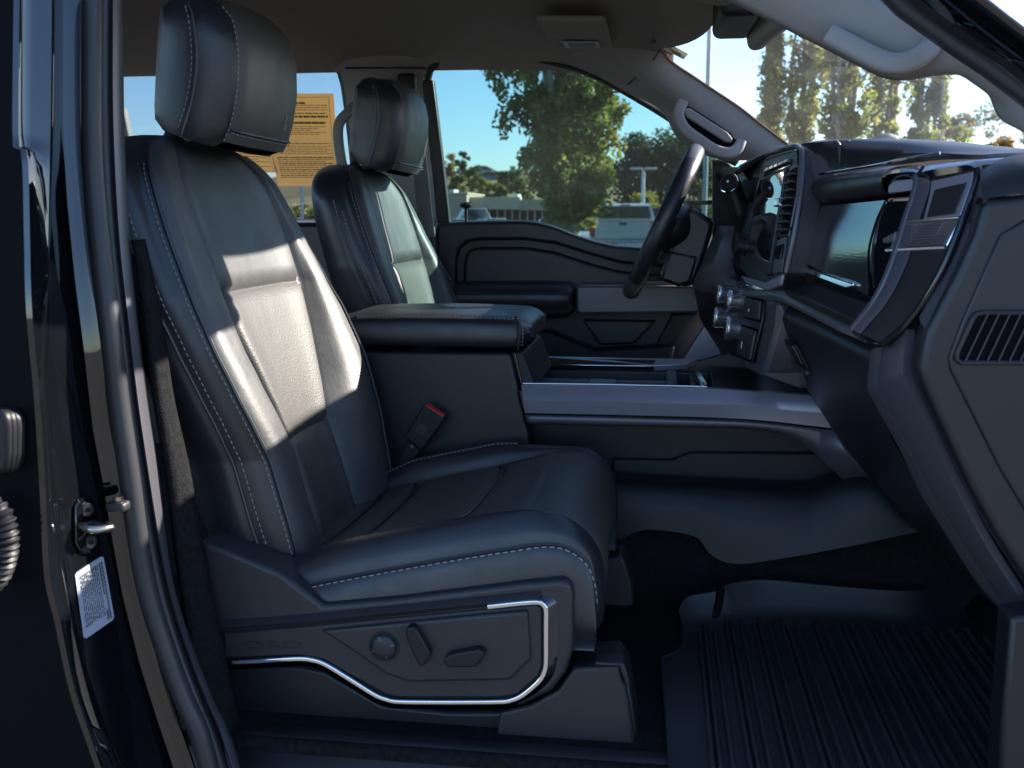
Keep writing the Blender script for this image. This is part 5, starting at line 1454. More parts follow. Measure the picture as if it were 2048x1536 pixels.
for (px_, py_, y, r) in ((1453, 590, .115, .0205), (1474, 602, .03, .0225), (1446, 636, .115, .0215), (1471, 658, .01, .0240)):
    a = P(px_, py_, y)
    ax_ = Vector((-1, 0, .12))
    kb = lathe("knob", a + Vector((.028, 0, -.003)), ax_, [(-.01, r * .9), (.0, r), (.006, r * 1.06), (.012, r * 1.06), (.014, r * .95), (.034, r * .95), (.036, r * 1.0), (.044, r * 1.0), (.047, r * .85), (.0475, r * .3)], M["knob"], cc, n=28)
    lathe("knob_collar", a + Vector((.040, 0, -.004)), ax_, [(0, r * 1.2), (.006, r * 1.2), (.008, r * 1.05)], M["chrome_dark"], kb, n=24)
poly("knob_panel", [(1440, 582, .16), (1482, 592, .01), (1480, 716, -.01), (1462, 712, .09), (1442, 660, .16)], (.02, 0, 0), M["plastic_dark"], cc, bevel=.003)

# ---------------------------------------------------------------- steering wheel and column
sw = thing("steering_wheel", "black leather steering wheel with a smooth grey rim top, seen edge-on", "steering wheel", (.01, .43, 1.37))
wt, wb = P(1391, 304, .43), P(1262, 582, .43)
ctr = (wt + wb) / 2
R0 = (wt - wb).length / 2
e_up = (wt - wb).normalized()
e_y = Vector((0, 1, 0))
e_n = e_y.cross(e_up).normalized()
if e_n.x > 0: e_n = -e_n


def wheel_pt(a, r=R0, n_=0): return ctr + (e_up * math.cos(a) + e_y * math.sin(a)) * r + e_n * n_


def rim(name, a0, a1, m, n=60, grip=1.0):
    rows = []
    for i in range(n + 1):
        a = a0 + (a1 - a0) * i / n
        rd = e_up * math.cos(a) + e_y * math.sin(a)
        rows.append([wheel_pt(a) + rd * (.0185 * grip * math.cos(t)) + e_n * (.0205 * grip * math.sin(t)) for t in [2 * math.pi * j / 14 for j in range(14)]])
    return grid(name, rows, m, sw, closeu=True, caps=True)


M["rim_gloss"] = mat("smooth grey rim accent", (0.07, 0.068, 0.07), 0.3, spec=0.6)
rim("rim_grip", rad(38), rad(140), M["leather"], grip=1.03)
rim("rim_grip", rad(220), rad(322), M["leather"], grip=1.03)
rim("rim_accent", rad(-37.5), rad(37.5), M["rim_gloss"], n=40)
rim("rim_accent", rad(140.5), rad(219.5), M["rim_gloss"], n=40)
tube("rim_stitching", [wheel_pt(rad(a), R0 - .0152, .006) for a in range(200, 330, 6)], .0012, M["thread"], sw, n=5)
hub = ctr - e_n * .045
rows = []
for d_, r in ((-.02, .055), (.0, .075), (.03, .082), (.045, .074), (.052, .05), (.054, .002)):
    rows.append([hub + e_n * d_ + (e_up * math.cos(t) * .82 + e_y * math.sin(t)) * r for t in [2 * math.pi * j / 24 for j in range(24)]])
grid("hub", rows, M["plastic_soft"], sw, closeu=True, caps=True)
for a, r1 in ((rad(90), 1), (rad(270), 1), (rad(180), 1)):
    a_ = hub + (e_up * math.cos(a) + e_y * math.sin(a)) * .055 + e_n * .02
    b_ = wheel_pt(a, R0 - .008)
    side = (b_ - a_).normalized().cross(e_n)
    rows = [[p + side * (w_ * s1) + e_n * (.009 * s2) for s1, s2 in ((-1, -1), (1, -1), (1, 1), (-1, 1))] for p, w_ in ((a_, .030), (a_.lerp(b_, .5), .022), (b_, .017))]
    grid("spoke", rows, M["satin_dark"] if a != rad(180) else M["plastic_soft"], sw, closeu=True, caps=True, bevel=.003)
sc_ = thing("steering_column", "dark column shroud behind the steering wheel", "steering column", (.12, .43, 1.40))
shroud = [(1366, 425), (1374, 418), (1388, 414), (1424, 440), (1428, 448), (1424, 470), (1400, 545), (1388, 572), (1362, 575), (1342, 560), (1330, 530), (1340, 490)]
prism("shroud", shroud, .375, .485, M["plastic_soft"], sc_, bevel=.012, seg=4)
prism("shroud_lower", [(1338, 500), (1398, 512), (1382, 566), (1358, 574), (1320, 560)], .372, .487, M["plastic_soft"], sc_, bevel=.008)
tube("indicator_stalk", [P(1400, 470, .49), P(1370, 480, .58), P(1350, 470, .64)], .008, M["plastic_dark"], sc_, n=8)
gl = thing("gear_lever", "black column gear lever with chrome ringed end beside the screen", "gear lever", P(1470, 520, .25))
pth = spline([P(1482, 520, .24), P(1474, 490, .225), P(1480, 458, .215), P(1482, 440, .21), P(1476, 412, .205), P(1466, 384, .20), P(1460, 368, .195)], n=40)
sweep("lever_arm", pth, circ(.0205, 16), M["lever"], gl, scale=[.55 if i < 16 else .55 + .45 * min(1, (i - 16) / 8) for i in range(40)])
d_ = (pth[-1] - pth[-6]).normalized()
ca_ = (d_ * .55 + (CAM - pth[-1]).normalized() * .75 + Vector((-.25, 0, 0))).normalized()
lathe("lever_cap", pth[-1] - ca_ * .006, ca_, [(-.004, .0205), (.006, .0222), (.012, .0212), (.014, .0168)], M["chrome"], gl, n=28)
lathe("lever_button", pth[-1] + ca_ * .006, ca_, [(0, .0165), (.004, .016), (.0055, .010), (.006, .001)], M["plastic_dark"], gl, n=24)
lathe("lever_symbol", pth[-1] + ca_ * .0119, ca_, [(0, .0028), (.0006, .0028)], M["white"], gl, n=10)
tube("lever_root", [P(1478, 512, .24), P(1484, 540, .25), P(1492, 552, .27)], .016, M["plastic_dark"], gl, n=10)
# ---------------------------------------------------------------- outside: ground, hill
M["asphalt"] = mat("asphalt", (0.10, 0.096, 0.092), 0.9, spec=0.2, bump=[("noise", 90, 0.5, 0.01)], var=(1.3, 0.22))
gr = mesh("ground", [(-900, -400, 0), (900, -400, 0), (900, 1500, 0), (-900, 1500, 0)], [(0, 1, 2, 3)], M["asphalt"])
tag(gr, "grey asphalt of the parking lot", None, kind="structure")
M["drygrass"] = mat("dry grass hill", (0.21, 0.17, 0.09), 0.95, spec=0.1, var=(0.06, 0.35), bump=[("noise", 0.6, 0.6, 0.6)])
hr_ = []
for j in range(12):
    t = j / 11
    row = []
    for i in range(60):
        px_ = -600 + 3400 * i / 59
        rowtop = 352 + 10 * math.sin(px_ / 170) + 6 * math.sin(px_ / 61) + (18 if px_ > 1250 else 0)
        y = 110 + 260 * t
        p = P(px_, 433, y)
        ztop = 1.55 + (433 - rowtop) / 2048 * 372
        p.z = -.3 + (ztop + .3) * (t ** 1.15)
        row.append(p)
    hr_.append(row)
hl = grid("hill", hr_, M["drygrass"])
tag(hl, "dry grassy hillside beyond the parking lot", None, kind="structure")


# ---------------------------------------------------------------- trees
def leaf_mat(name, rough=0.55):
    m = bpy.data.materials.new(name)
    m.use_nodes = True
    N, L = nt(m)
    N.clear()
    o = N.new("ShaderNodeOutputMaterial")
    at_ = N.new("ShaderNodeAttribute")
    at_.attribute_name = "leaf_colour"
    d = N.new("ShaderNodeBsdfDiffuse")
    t = N.new("ShaderNodeBsdfTranslucent")
    g = N.new("ShaderNodeBsdfGlossy")
    g.inputs["Roughness"].default_value = 0.45
    g.inputs[0].default_value = (.5, .5, .5, 1)
    m1, m2 = N.new("ShaderNodeMixShader"), N.new("ShaderNodeMixShader")
    m1.inputs[0].default_value = 0.55
    m2.inputs[0].default_value = 0.05
    L.new(at_.outputs["Color"], d.inputs[0])
    L.new(at_.outputs["Color"], t.inputs[0])
    L.new(d.outputs[0], m1.inputs[1]); L.new(t.outputs[0], m1.inputs[2])
    L.new(m1.outputs[0], m2.inputs[1]); L.new(g.outputs[0], m2.inputs[2])
    L.new(m2.outputs[0], o.inputs[0])
    return m


M["leaf"] = leaf_mat("tree leaf")
M["bark"] = mat("pale poplar bark", (0.30, 0.28, 0.23), 0.85, var=(6, 0.4), bump=[("noise", 30, 0.6, 0.02)])
M["bark_dark"] = mat("brown bark", (0.10, 0.075, 0.055), 0.9, var=(6, 0.4))
GREEN = [(.055, .085, .022), (.075, .105, .026), (.095, .12, .03), (.05, .07, .02)]
MIX = GREEN + [(.20, .18, .03), (.28, .24, .04)]
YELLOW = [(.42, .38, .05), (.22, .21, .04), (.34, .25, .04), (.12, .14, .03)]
DARK = [(.035, .055, .022), (.045, .065, .025), (.03, .045, .02), (.06, .08, .028)]
AUTUMN = [(.30, .16, .04), (.26, .20, .05), (.14, .14, .04), (.34, .20, .05)]
OLIVE = [(.13, .13, .035), (.17, .15, .04), (.09, .10, .03), (.20, .16, .05)]


def crown(name, clumps, nleaf, size, cols, parent, rnd, edge_cols=None):
    """leaves as small folded faces in clumps: (centre, radius, weight, colour set or None)"""
    vv, ff, cc_ = [], [], []
    tot = sum(c[2] for c in clumps)
    for c0, r, w, cs in clumps:
        k = max(4, int(nleaf * w / tot))
        pal = cs or cols
        base = rnd.choice(pal)
        for _ in range(k):
            d = Vector((rnd.gauss(0, 1), rnd.gauss(0, 1), rnd.gauss(0, 1)))
            if d.length < 1e-3: continue
            d = d.normalized() * (rnd.random() ** .45)
            p = c0 + Vector((d.x * r[0], d.y * r[1], d.z * r[2]))
            s = size * rnd.uniform(.65, 1.3)
            u = Vector((rnd.gauss(0, 1), rnd.gauss(0, 1), rnd.gauss(0, 1))).normalized()
            v = u.orthogonal().normalized()
            v = Matrix.Rotation(rnd.uniform(0, 6.28), 3, u) @ v
            o = len(vv)
            vv += [p - u * s, p + v * (s * .62), p + u * s, p - v * (s * .62) + u.cross(v) * (s * .25)]
            ff.append((o, o + 1, o + 2, o + 3))
            q = base if rnd.random() < .55 else rnd.choice(pal)
            f = rnd.uniform(.9, 1.5)
            cc_.append((q[0] * f, q[1] * f, q[2] * f, 1))
    me = bpy.data.meshes.new(name)
    me.from_pydata([tuple(v) for v in vv], [], ff)
    me.materials.append(M["leaf"])
    ca = me.color_attributes.new("leaf_colour", "FLOAT_COLOR", "CORNER")
    buf = []
    for c_ in cc_: buf += list(c_) * 4
    ca.data.foreach_set("color", buf)
    o = bpy.data.objects.new(name, me)
    _link(o, parent)
    return o


def limb(pts, r0, r1, n=8, cnt=10):
    path = spline(pts, n=cnt)
    fr_ = frames(path)
    v, f = [], []
    for i, (p, (t, Nn, B)) in enumerate(zip(path, fr_)):
        r = r0 + (r1 - r0) * i / (cnt - 1)
        v += [p + Nn * (r * math.cos(6.2832 * j / n)) + B * (r * math.sin(6.2832 * j / n)) for j in range(n)]
    for i in range(cnt - 1):
        for j in range(n): f.append((i * n + j, i * n + (j + 1) % n, (i + 1) * n + (j + 1) % n, (i + 1) * n + j))
    return v, f


def woody(name, limbs, m, parent):
    V, F_ = [], []
    for v, f in limbs:
        o = len(V)
        V += v
        F_ += [tuple(i + o for i in q) for q in f]
    return mesh(name, V, F_, m, parent)


def poplar(label, base, h, prof, stems, nleaf, leaf, cols, seed, bark="bark", group=None, lit_side=None, z0=1.2, gap=.75):
    """prof: list of (height fraction, half width); several upright stems, leaf clumps along their side branches"""
    rnd = random.Random(seed)
    t = thing("poplar_tree", label, "tree", base, group)
    base = Vector(base)
    limbs, clumps = [], []

    def hw(f):
        for a, b in zip(prof, prof[1:]):
            if f <= b[0]:
                return a[1] + (b[1] - a[1]) * (f - a[0]) / (b[0] - a[0])
        return prof[-1][1]
    for k in range(stems):
        an = 6.28 * k / stems + rnd.uniform(-.4, .4)
        sp = rnd.uniform(.25, .75)
        pts = []
        for i in range(7):
            f = i / 6
            w = hw(max(.1, f)) * sp * (f ** .8)
            pts.append(base + Vector((math.cos(an) * w + rnd.uniform(-.05, .05), math.sin(an) * w, h * f * rnd.uniform(.97, 1.0))))
        limbs.append(limb(pts, .06 + .06 * h / 8 * (1.6 if k == 0 else 1), .022, cnt=14))
        path = spline(pts, n=60)
        for i in range(8, 60):
            if path[i].z - base.z < z0 * rnd.uniform(.7, 1.1): continue
            for _ in range(2):
                if rnd.random() > gap: continue
                f = (path[i].z - base.z) / h
                a2 = rnd.uniform(0, 6.28)
                w = hw(f) * rnd.uniform(.25, 1.0) * (.72 + .75 * noise.noise(Vector((f * 7 + seed, math.cos(a2) * 1.3, math.sin(a2) * 1.3))))
                e = Vector((base.x + math.cos(a2) * w, base.y + math.sin(a2) * w, path[i].z + rnd.uniform(.1, .55)))
                if rnd.random() < .5: limbs.append(limb([path[i], (path[i] + e) / 2 + Vector((0, 0, -.05)), e], .014, .005, n=4, cnt=4))
                cs = None
                if lit_side and (e - base).dot(Vector(lit_side)) > hw(f) * .62 and rnd.random() < .75: cs = YELLOW  # backlit glow of the sunny side put into the leaf colour
                r = rnd.uniform(.13, .30) * (h / 8) ** .5
                clumps.append((e, (r, r, r * 1.35), r, cs))
    woody("trunk", limbs, M[bark], t)
    crown("crown", clumps, nleaf, leaf, cols, t, rnd)
    return t


def round_tree(name, label, base, h, w, nleaf, leaf, cols, seed, trunk_h=.25, cat="tree", group=None, lumps=26, flat=1.0):
    rnd = random.Random(seed)
    t = thing(name, label, cat, base, group)
    base = Vector(base)
    limbs = [limb([base + Vector((0, 0, -.2)), base + Vector((w * .03, 0, h * trunk_h * .6)), base + Vector((0, 0, h * (trunk_h + .2)))], .035 * w + .02, .02 * w + .01, cnt=6)]
    clumps = []
    for k in range(lumps):
        a, f = rnd.uniform(0, 6.28), rnd.random()
        zz = trunk_h + (1 - trunk_h) * (.12 + .80 * f)
        k_ = math.sin(math.pi * min(1, .18 + .82 * (f * .9))) ** .6
        w2 = w / 2 * k_ * rnd.uniform(.35, .85)
        c_ = base + Vector((math.cos(a) * w2, math.sin(a) * w2, h * zz))
        r = w * rnd.uniform(.10, .20)
        limbs.append(limb([base + Vector((0, 0, h * trunk_h)), (base + Vector((0, 0, h * trunk_h)) + c_) / 2 + Vector((0, 0, .1)), c_], .012 * w + .01, .006, n=4, cnt=4))
        clumps.append((c_, (r, r, r * .85 * flat), r * r, None))
    woody("trunk", limbs, M["bark_dark"], t)
    crown("crown", clumps, nleaf, leaf, cols, t, rnd)
    return t


def ground_at(px_, y): 
    p = P(px_, 433, y); p.z = 0
    return p


poplar("broad green poplar with yellowing leaves, coloured yellower on its sunlit side, outside the driver's window", ground_at(1140, 24), 9.6, [(0, .35), (.06, .6), (.2, 1.05), (.3, 1.75), (.42, 2.5), (.58, 2.7), (.78, 2.2), (.92, 1.3), (1, .2)], 12, 52000, .080, [(.16, .20, .05), (.20, .23, .055), (.13, .165, .04), (.27, .25, .06), (.17, .18, .05)], 11, lit_side=(1, 0, 0), z0=.35, gap=.62)
POP = [(.19, .24, .06), (.24, .27, .07), (.15, .19, .05), (.33, .30, .08), (.13, .16, .045)]
pw = [(1535, 32, 7.0, .62, POP, "slim green poplar leftmost in the row beyond the windscreen"),
      (1600, 33, 9.2, 1.05, POP, "tall green poplar second from the left beyond the windscreen"),
      (1676, 31, 9.8, 1.15, POP, "tall dense poplar in the middle of the row beyond the windscreen"),
      (1755, 33, 9.6, .95, POP, "sparse poplar with bare grey stems beyond the windscreen"),
      (1846, 30, 7.4, 1.15, POP, "rightmost leaning poplar of the row beyond the windscreen")]
for i, (px_, y, h, w, cols, lb) in enumerate(pw):
    poplar(lb, ground_at(px_, y), h, [(0, .2), (.15, w * .6), (.4, w), (.65, w * .95), (.85, w * .6), (1, .1)], 5 if i != 3 else 6, 10000 if i != 3 else 6500, .078, cols, 30 + i, group="poplars beyond the windscreen", z0=.8, gap=.36 if i != 3 else .22, bark="bark")
# broad dark tree and its neighbours
round_tree("broad_tree", "large dark green tree behind the pickup", ground_at(1312, 62), 6.9, 5.4, 9000, .15, DARK, 51, trunk_h=.06, lumps=60)
round_tree("broad_tree", "dark green tree partly behind the steering wheel", ground_at(1390, 60), 6.4, 3.6, 5000, .15, DARK + [(.16, .14, .04)], 52, trunk_h=.06, lumps=40)
round_tree("shrub", "yellow green shrub at the foot of the light pole", ground_at(1290, 52), 2.9, 2.6, 2400, .11, OLIVE + YELLOW, 53, trunk_h=.05, cat="shrub")
# bushes along the bottom of the windscreen
for i, (px_, y, h, w, cols, lb) in enumerate(((1868, 46, 5.9, 1.9, AUTUMN + OLIVE, "orange tinged bush beside the rightmost poplar"), (1912, 52, 6.8, 2.4, OLIVE, "olive bush with a rounded top right of the orange bush"),
                                              (1965, 56, 7.6, 3.2, OLIVE + GREEN, "tall olive tree above the dashboard end"), (1985, 44, 5.0, 2.2, AUTUMN, "low autumn orange bush above the dashboard end"), (2050, 48, 6.4, 3.2, GREEN + OLIVE, "green tree by the near windscreen post"), (2120, 50, 5.6, 3.0, OLIVE, "olive tree at the far end behind the near windscreen post"))):
    round_tree("bush", lb, ground_at(px_, y), h, w, 2600, .10, cols, 60 + i, trunk_h=.05, cat="bush", lumps=30)
# hillside trees
def hill_pt(px_, y):
    t = (y - 110) / 260
    rowtop = 352 + 10 * math.sin(px_ / 170) + 6 * math.sin(px_ / 61) + (18 if px_ > 1250 else 0)
    p = P(px_, 433, y)
    p.z = -.3 + (1.55 + (433 - rowtop) / 2048 * 372 + .3) * (max(0, t) ** 1.15) if t > 0 else 0
    return p


hs_ = [(904, 330, 8.0, 6.0, AUTUMN, "orange autumn tree on the hill at the left of the far window"), (928, 320, 9.0, 5.0, DARK, "dark conical tree on the hill left of the houses"),
       (946, 250, 6.0, 6.0, GREEN, "green tree on the slope below the white house"), (962, 200, 4.6, 4.4, OLIVE + YELLOW, "yellowish tree in front of the slope"), (918, 220, 4.6, 4.4, OLIVE, "olive tree at the left edge of the slope"),
       (1022, 220, 6.2, 6.4, GREEN, "round green tree right of the houses on the slope"), (1046, 190, 5.0, 5.0, OLIVE, "olive tree behind the end of the tan building"), (990, 190, 3.8, 4.4, OLIVE + YELLOW, "low yellow shrub on the slope above the tan building"), (1075, 250, 7.5, 7.5, GREEN, "green tree behind the tall poplar")]
for i, (px_, y, h, w, cols, lb) in enumerate(hs_):
    round_tree("hill_tree", lb, hill_pt(px_, y) - Vector((0, 0, .4)), h, w, 1500, .30, cols, 80 + i, trunk_h=.06, lumps=24, group="trees on the hillside")

# hedge seen through the rear side window
hd = thing("hedge", "sunlit green and yellow hedge below the papers in the rear window", "hedge", ground_at(630, 30))
rnd = random.Random(5)
cl2 = []
for k in range(150):
    c_ = ground_at(rnd.uniform(-60, 760), rnd.uniform(28.5, 30))
    c_.z = rnd.uniform(.2, 2.05)
    r = rnd.uniform(.18, .34)
    cl2.append((c_, (r, r, r), r, None))
crown("foliage", cl2, 9000, .085, OLIVE + YELLOW + GREEN, hd, rnd)
woody("stems", [limb([ground_at(px_, 29), ground_at(px_, 29) + Vector((.1, 0, 1.0)), ground_at(px_ + 10, 29) + Vector((0, 0, 1.9))], .03, .01, n=5, cnt=5) for px_ in range(-40, 760, 60)], M["bark_dark"], hd)

# ---------------------------------------------------------------- light poles
M["polewhite"] = mat("white painted pole", (0.62, 0.63, 0.64), 0.5)
M["polegrey"] = mat("galvanised pole", (0.30, 0.34, 0.36), 0.5, metal=.3)
lp1 = thing("light_pole", "white parking lot light pole with a T-shaped head behind the pickup", "light pole", ground_at(1285, 48))
b_ = ground_at(1285, 48)
hz = P(1285, 338, 48).z
cyl("pole", b_, b_ + Vector((0, 0, hz)), .10, M["polewhite"], lp1, r2=.08, n=14)
for s in (-1, 1): rbox("lamp_head", b_ + Vector((s * .34, 0, hz + .02)), (.56, .3, .10), M["polewhite"], lp1, bevel=.03)
lp2 = thing("light_pole", "tall grey light pole between the far windscreen post and the mirror", "light pole", ground_at(1408, 22))
b_ = ground_at(1408, 22)
cyl("pole", b_, b_ + Vector((0, 0, 8.4)), .062, M["polegrey"], lp2, r2=.05, n=14)
rbox("lamp_head", b_ + Vector((.25, 0, 8.4)), (.6, .26, .08), M["polegrey"], lp2, bevel=.02)
lp3 = thing("fence_post", "slim white post in front of the hedge below the papers", "post", ground_at(605, 20))
b_ = ground_at(605, 20)
cyl("post", b_, b_ + Vector((0, 0, 2.6)), .036, M["polewhite"], lp3, n=12)
lathe("post_cap", b_ + Vector((0, 0, 2.6)), (0, 0, 1), [(0, .042), (.03, .042), (.06, .01)], M["polewhite"], lp3, n=12)

# ---------------------------------------------------------------- tan store building
M["stucco"] = mat("tan stucco", (0.42, 0.34, 0.24), 0.9, var=(0.5, 0.08), bump=[("noise", 8, 0.3, 0.03)])
M["stucco2"] = mat("pale tan fascia", (0.50, 0.42, 0.30), 0.9, var=(0.5, 0.06))
M["wood_dark"] = mat("dark brown recess", (0.09, 0.05, 0.04), 0.9)
bl = thing("store_building", "tan flat-roofed store with a dark recessed front beyond the far window", "building", ground_at(970, 82))


def bbox(name, px0, px1, r0, r1, y, depth, m, parent, bevel=0.02):
    a, b = P(px0, r0, y), P(px1, r1, y)
    return rbox(name, ((a.x + b.x) / 2, y + depth / 2, (a.z + b.z) / 2), (abs(b.x - a.x), depth, abs(a.z - b.z)), m, parent, bevel=bevel)


bbox("tower_wall", 893, 934, 387, 460, 80, 8, M["stucco"], bl)
bbox("main_wall", 934, 1120, 400, 460, 82.5, 8, M["stucco"], bl)
bbox("fascia", 934, 1040, 394, 419, 81.2, 1.3, M["stucco2"], bl)
bbox("fascia_end", 1040, 1120, 399, 421, 81.3, 1.2, M["stucco"], bl)
bbox("recess", 972, 1118, 420, 458, 82.2, .3, M["wood_dark"], bl)
for k in range(9): bbox("front_column", 978 + 15 * k, 981 + 15 * k, 420, 458, 81.6, .25, M["stucco"], bl)
bbox("roof_unit", 1026, 1036, 388, 396, 84, 2, M["polewhite"], bl)
bbox("roof_unit", 898, 908, 379, 388, 83, 2, M["polewhite"], bl)
bbox("parapet_cap", 892, 935, 385, 388, 79.8, 8.4, M["stucco2"], bl)
# houses on the hill
M["siding"] = mat("white house siding", (0.66, 0.66, 0.66), 0.8)
M["siding_grey"] = mat("grey house siding", (0.30, 0.31, 0.33), 0.8)
M["shingle"] = mat("dark roof shingles", (0.09, 0.09, 0.10), 0.9)
M["house_pane"] = mat("house window pane", (0.03, 0.035, 0.04), 0.1)
for (px0, px1, r0, r1, y, wm, lb) in ((938, 984, 340, 356, 352, "siding", "white house with dark roof on top of the hill"), (958, 1010, 352, 372, 300, "siding_grey", "long grey house on the slope below the white house"), (890, 914, 346, 360, 345, "siding", "small pale house by the orange tree on the hill"), (962, 984, 372, 392, 262, "siding_grey", "small dark grey house low on the slope")):
    h_ = thing("house", lb, "house", P((px0 + px1) / 2, r1, y))
    bbox("wall", px0, px1, r0, r1 + 10, y, 9, M[wm], h_, bevel=0)
    a, b = P(px0 - 2, r0, y - .6), P(px1 + 2, r0, y - .6)
    rh = (b.x - a.x) * .16
    mx_ = (a.x + b.x) / 2
    prism3("roof", [a, b, Vector((mx_ + (b.x - a.x) * .2, a.y, a.z + rh)), Vector((mx_ - (b.x - a.x) * .2, a.y, a.z + rh))], (0, 10.5, 0), M["shingle"], h_, smooth=False)
    for k in range(3):
        q = px0 + (px1 - px0) * (.18 + .28 * k)
        bbox("window", q, q + (px1 - px0) * .10, r0 + 4, r0 + 10, y - .06, .06, M["house_pane"], h_, bevel=0)

# ---------------------------------------------------------------- pickup and cars
M["carwhite"] = mat("white car paint", (0.50, 0.51, 0.52), 0.2, spec=0.5, coat=0.6)
M["carglass"] = mat("dark car glass", (0.02, 0.025, 0.03), 0.05, spec=0.8)
M["taillight"] = mat("red tail light", (0.45, 0.02, 0.02), 0.2)
M["tyre"] = mat("tyre rubber", (0.02, 0.02, 0.02), 0.8)
M["beige_silver"] = mat("silver beige paint", (0.50, 0.50, 0.48), 0.2, coat=0.5)


def pickup(label, px_, y, m, width=2.02):
    o = ground_at(px_, y)
    t = thing("pickup_truck", label, "pickup", o)
    w = width / 2

    def B(nm, x0, x1, y0, y1, z0, z1, mm, bevel=.03, par=None): return rbox(nm, o + Vector(((x0 + x1) / 2, (y0 + y1) / 2, (z0 + z1) / 2)), (x1 - x0, y1 - y0, z1 - z0), mm, par or t, bevel=bevel)
    bed = B("bed", -w, w, .06, 2.0, .72, 1.42, m, .06)
    tgp = B("tailgate", -w * .86, w * .86, 0, .10, .86, 1.44, m, .03)
    B("tailgate_spoiler", -w * .86, w * .86, -.03, .12, 1.42, 1.48, m, .02, tgp)
    B("tailgate_crease", -w * .8, w * .8, -.012, .02, 1.10, 1.13, m, .008, tgp)
    B("tailgate_handle", -.12, .12, -.02, .02, 1.30, 1.37, M["plastic_dark"], .01, tgp)
    for s in (-1, 1):
        B("tail_light", s * w * .93 - .085, s * w * .93 + .085, -.01, .22, .95, 1.42, M["taillight"], .03)
        for yy in (.95, 4.3):
            wh = cyl("wheel", o + Vector((s * (w - .30), yy, .40)), o + Vector((s * (w - .02), yy, .40)), .40, M["tyre"], t, bevel=.03)
            cyl("rim", o + Vector((s * (w - .06), yy, .40)), o + Vector((s * (w - .005), yy, .40)), .24, M["chrome_dark"], wh)
        B("door_mirror", s * (w + .16) - .10, s * (w + .16) + .10, 3.35, 3.50, 1.45, 1.72, m, .03)
    B("bumper", -w * .95, w * .95, -.16, .06, .55, .76, M["chrome"], .04)
    B("number_plate", -.16, .16, -.175, -.15, .60, .74, M["polewhite"], .005)
    B("hitch", -.08, .08, -.2, .3, .42, .54, M["plastic_dark"], .01)
    # cab with sloped glass
    rows = [[o + Vector((s * x, yy, z)) for s in (-1, 1)] for x, yy, z in ((w * .97, 2.02, 1.30), (w * .97, 2.02, 1.46), (w * .84, 2.18, 1.90), (w * .76, 2.38, 1.98), (w * .76, 3.6, 1.98), (w * .84, 3.9, 1.9), (w * .97, 4.6, 1.36), (w * .97, 4.6, 1.2))]
    grid("cab", [[r[0], r[1]] for r in rows], m, t, bevel=.02)
    for s in (-1, 1):
        pts = [o + Vector((s * x, yy, z)) for x, yy, z in ((w * .97, 2.02, 1.30), (w * .97, 2.02, 1.46), (w * .84, 2.18, 1.90), (w * .76, 2.38, 1.98), (w * .76, 3.6, 1.98), (w * .84, 3.9, 1.9), (w * .97, 4.6, 1.36), (w * .97, 4.6, 1.2))]
        mesh("cab_side", pts, [tuple(range(8))], m, t)
        pts = [o + Vector((s * (x + .012), yy, z)) for x, yy, z in ((w * .95, 2.2, 1.50), (w * .84, 2.36, 1.88), (w * .84, 3.7, 1.88), (w * .95, 4.3, 1.50))]
        mesh("side_window", pts, [(0, 1, 2, 3)], M["carglass"], t)
    rg = [o + Vector((x, yy, z)) for x, yy, z in ((-w * .84, 2.015, 1.50), (w * .84, 2.015, 1.50), (w * .74, 2.155, 1.88), (-w * .74, 2.155, 1.88))]
    prism3("rear_window", rg, (0, -.02, -.004), M["carglass"], t)
    B("brake_light", -.16, .16, 2.2, 2.26, 1.91, 1.95, M["taillight"], .005)
    for s in (-.5, .5): B("roof_marker", s - .04, s + .04, 2.5, 2.6, 1.98, 2.03, M["polewhite"], .01)
    B("hood", -w * .95, w * .95, 4.5, 5.9, .6, 1.30, m, .08)
    B("underbody", -w * .8, w * .8, .2, 5.6, .42, .74, M["plastic_dark"], .03)
    return t


pickup("white pickup truck seen from behind through the far window", 1246, 30, M["carwhite"])


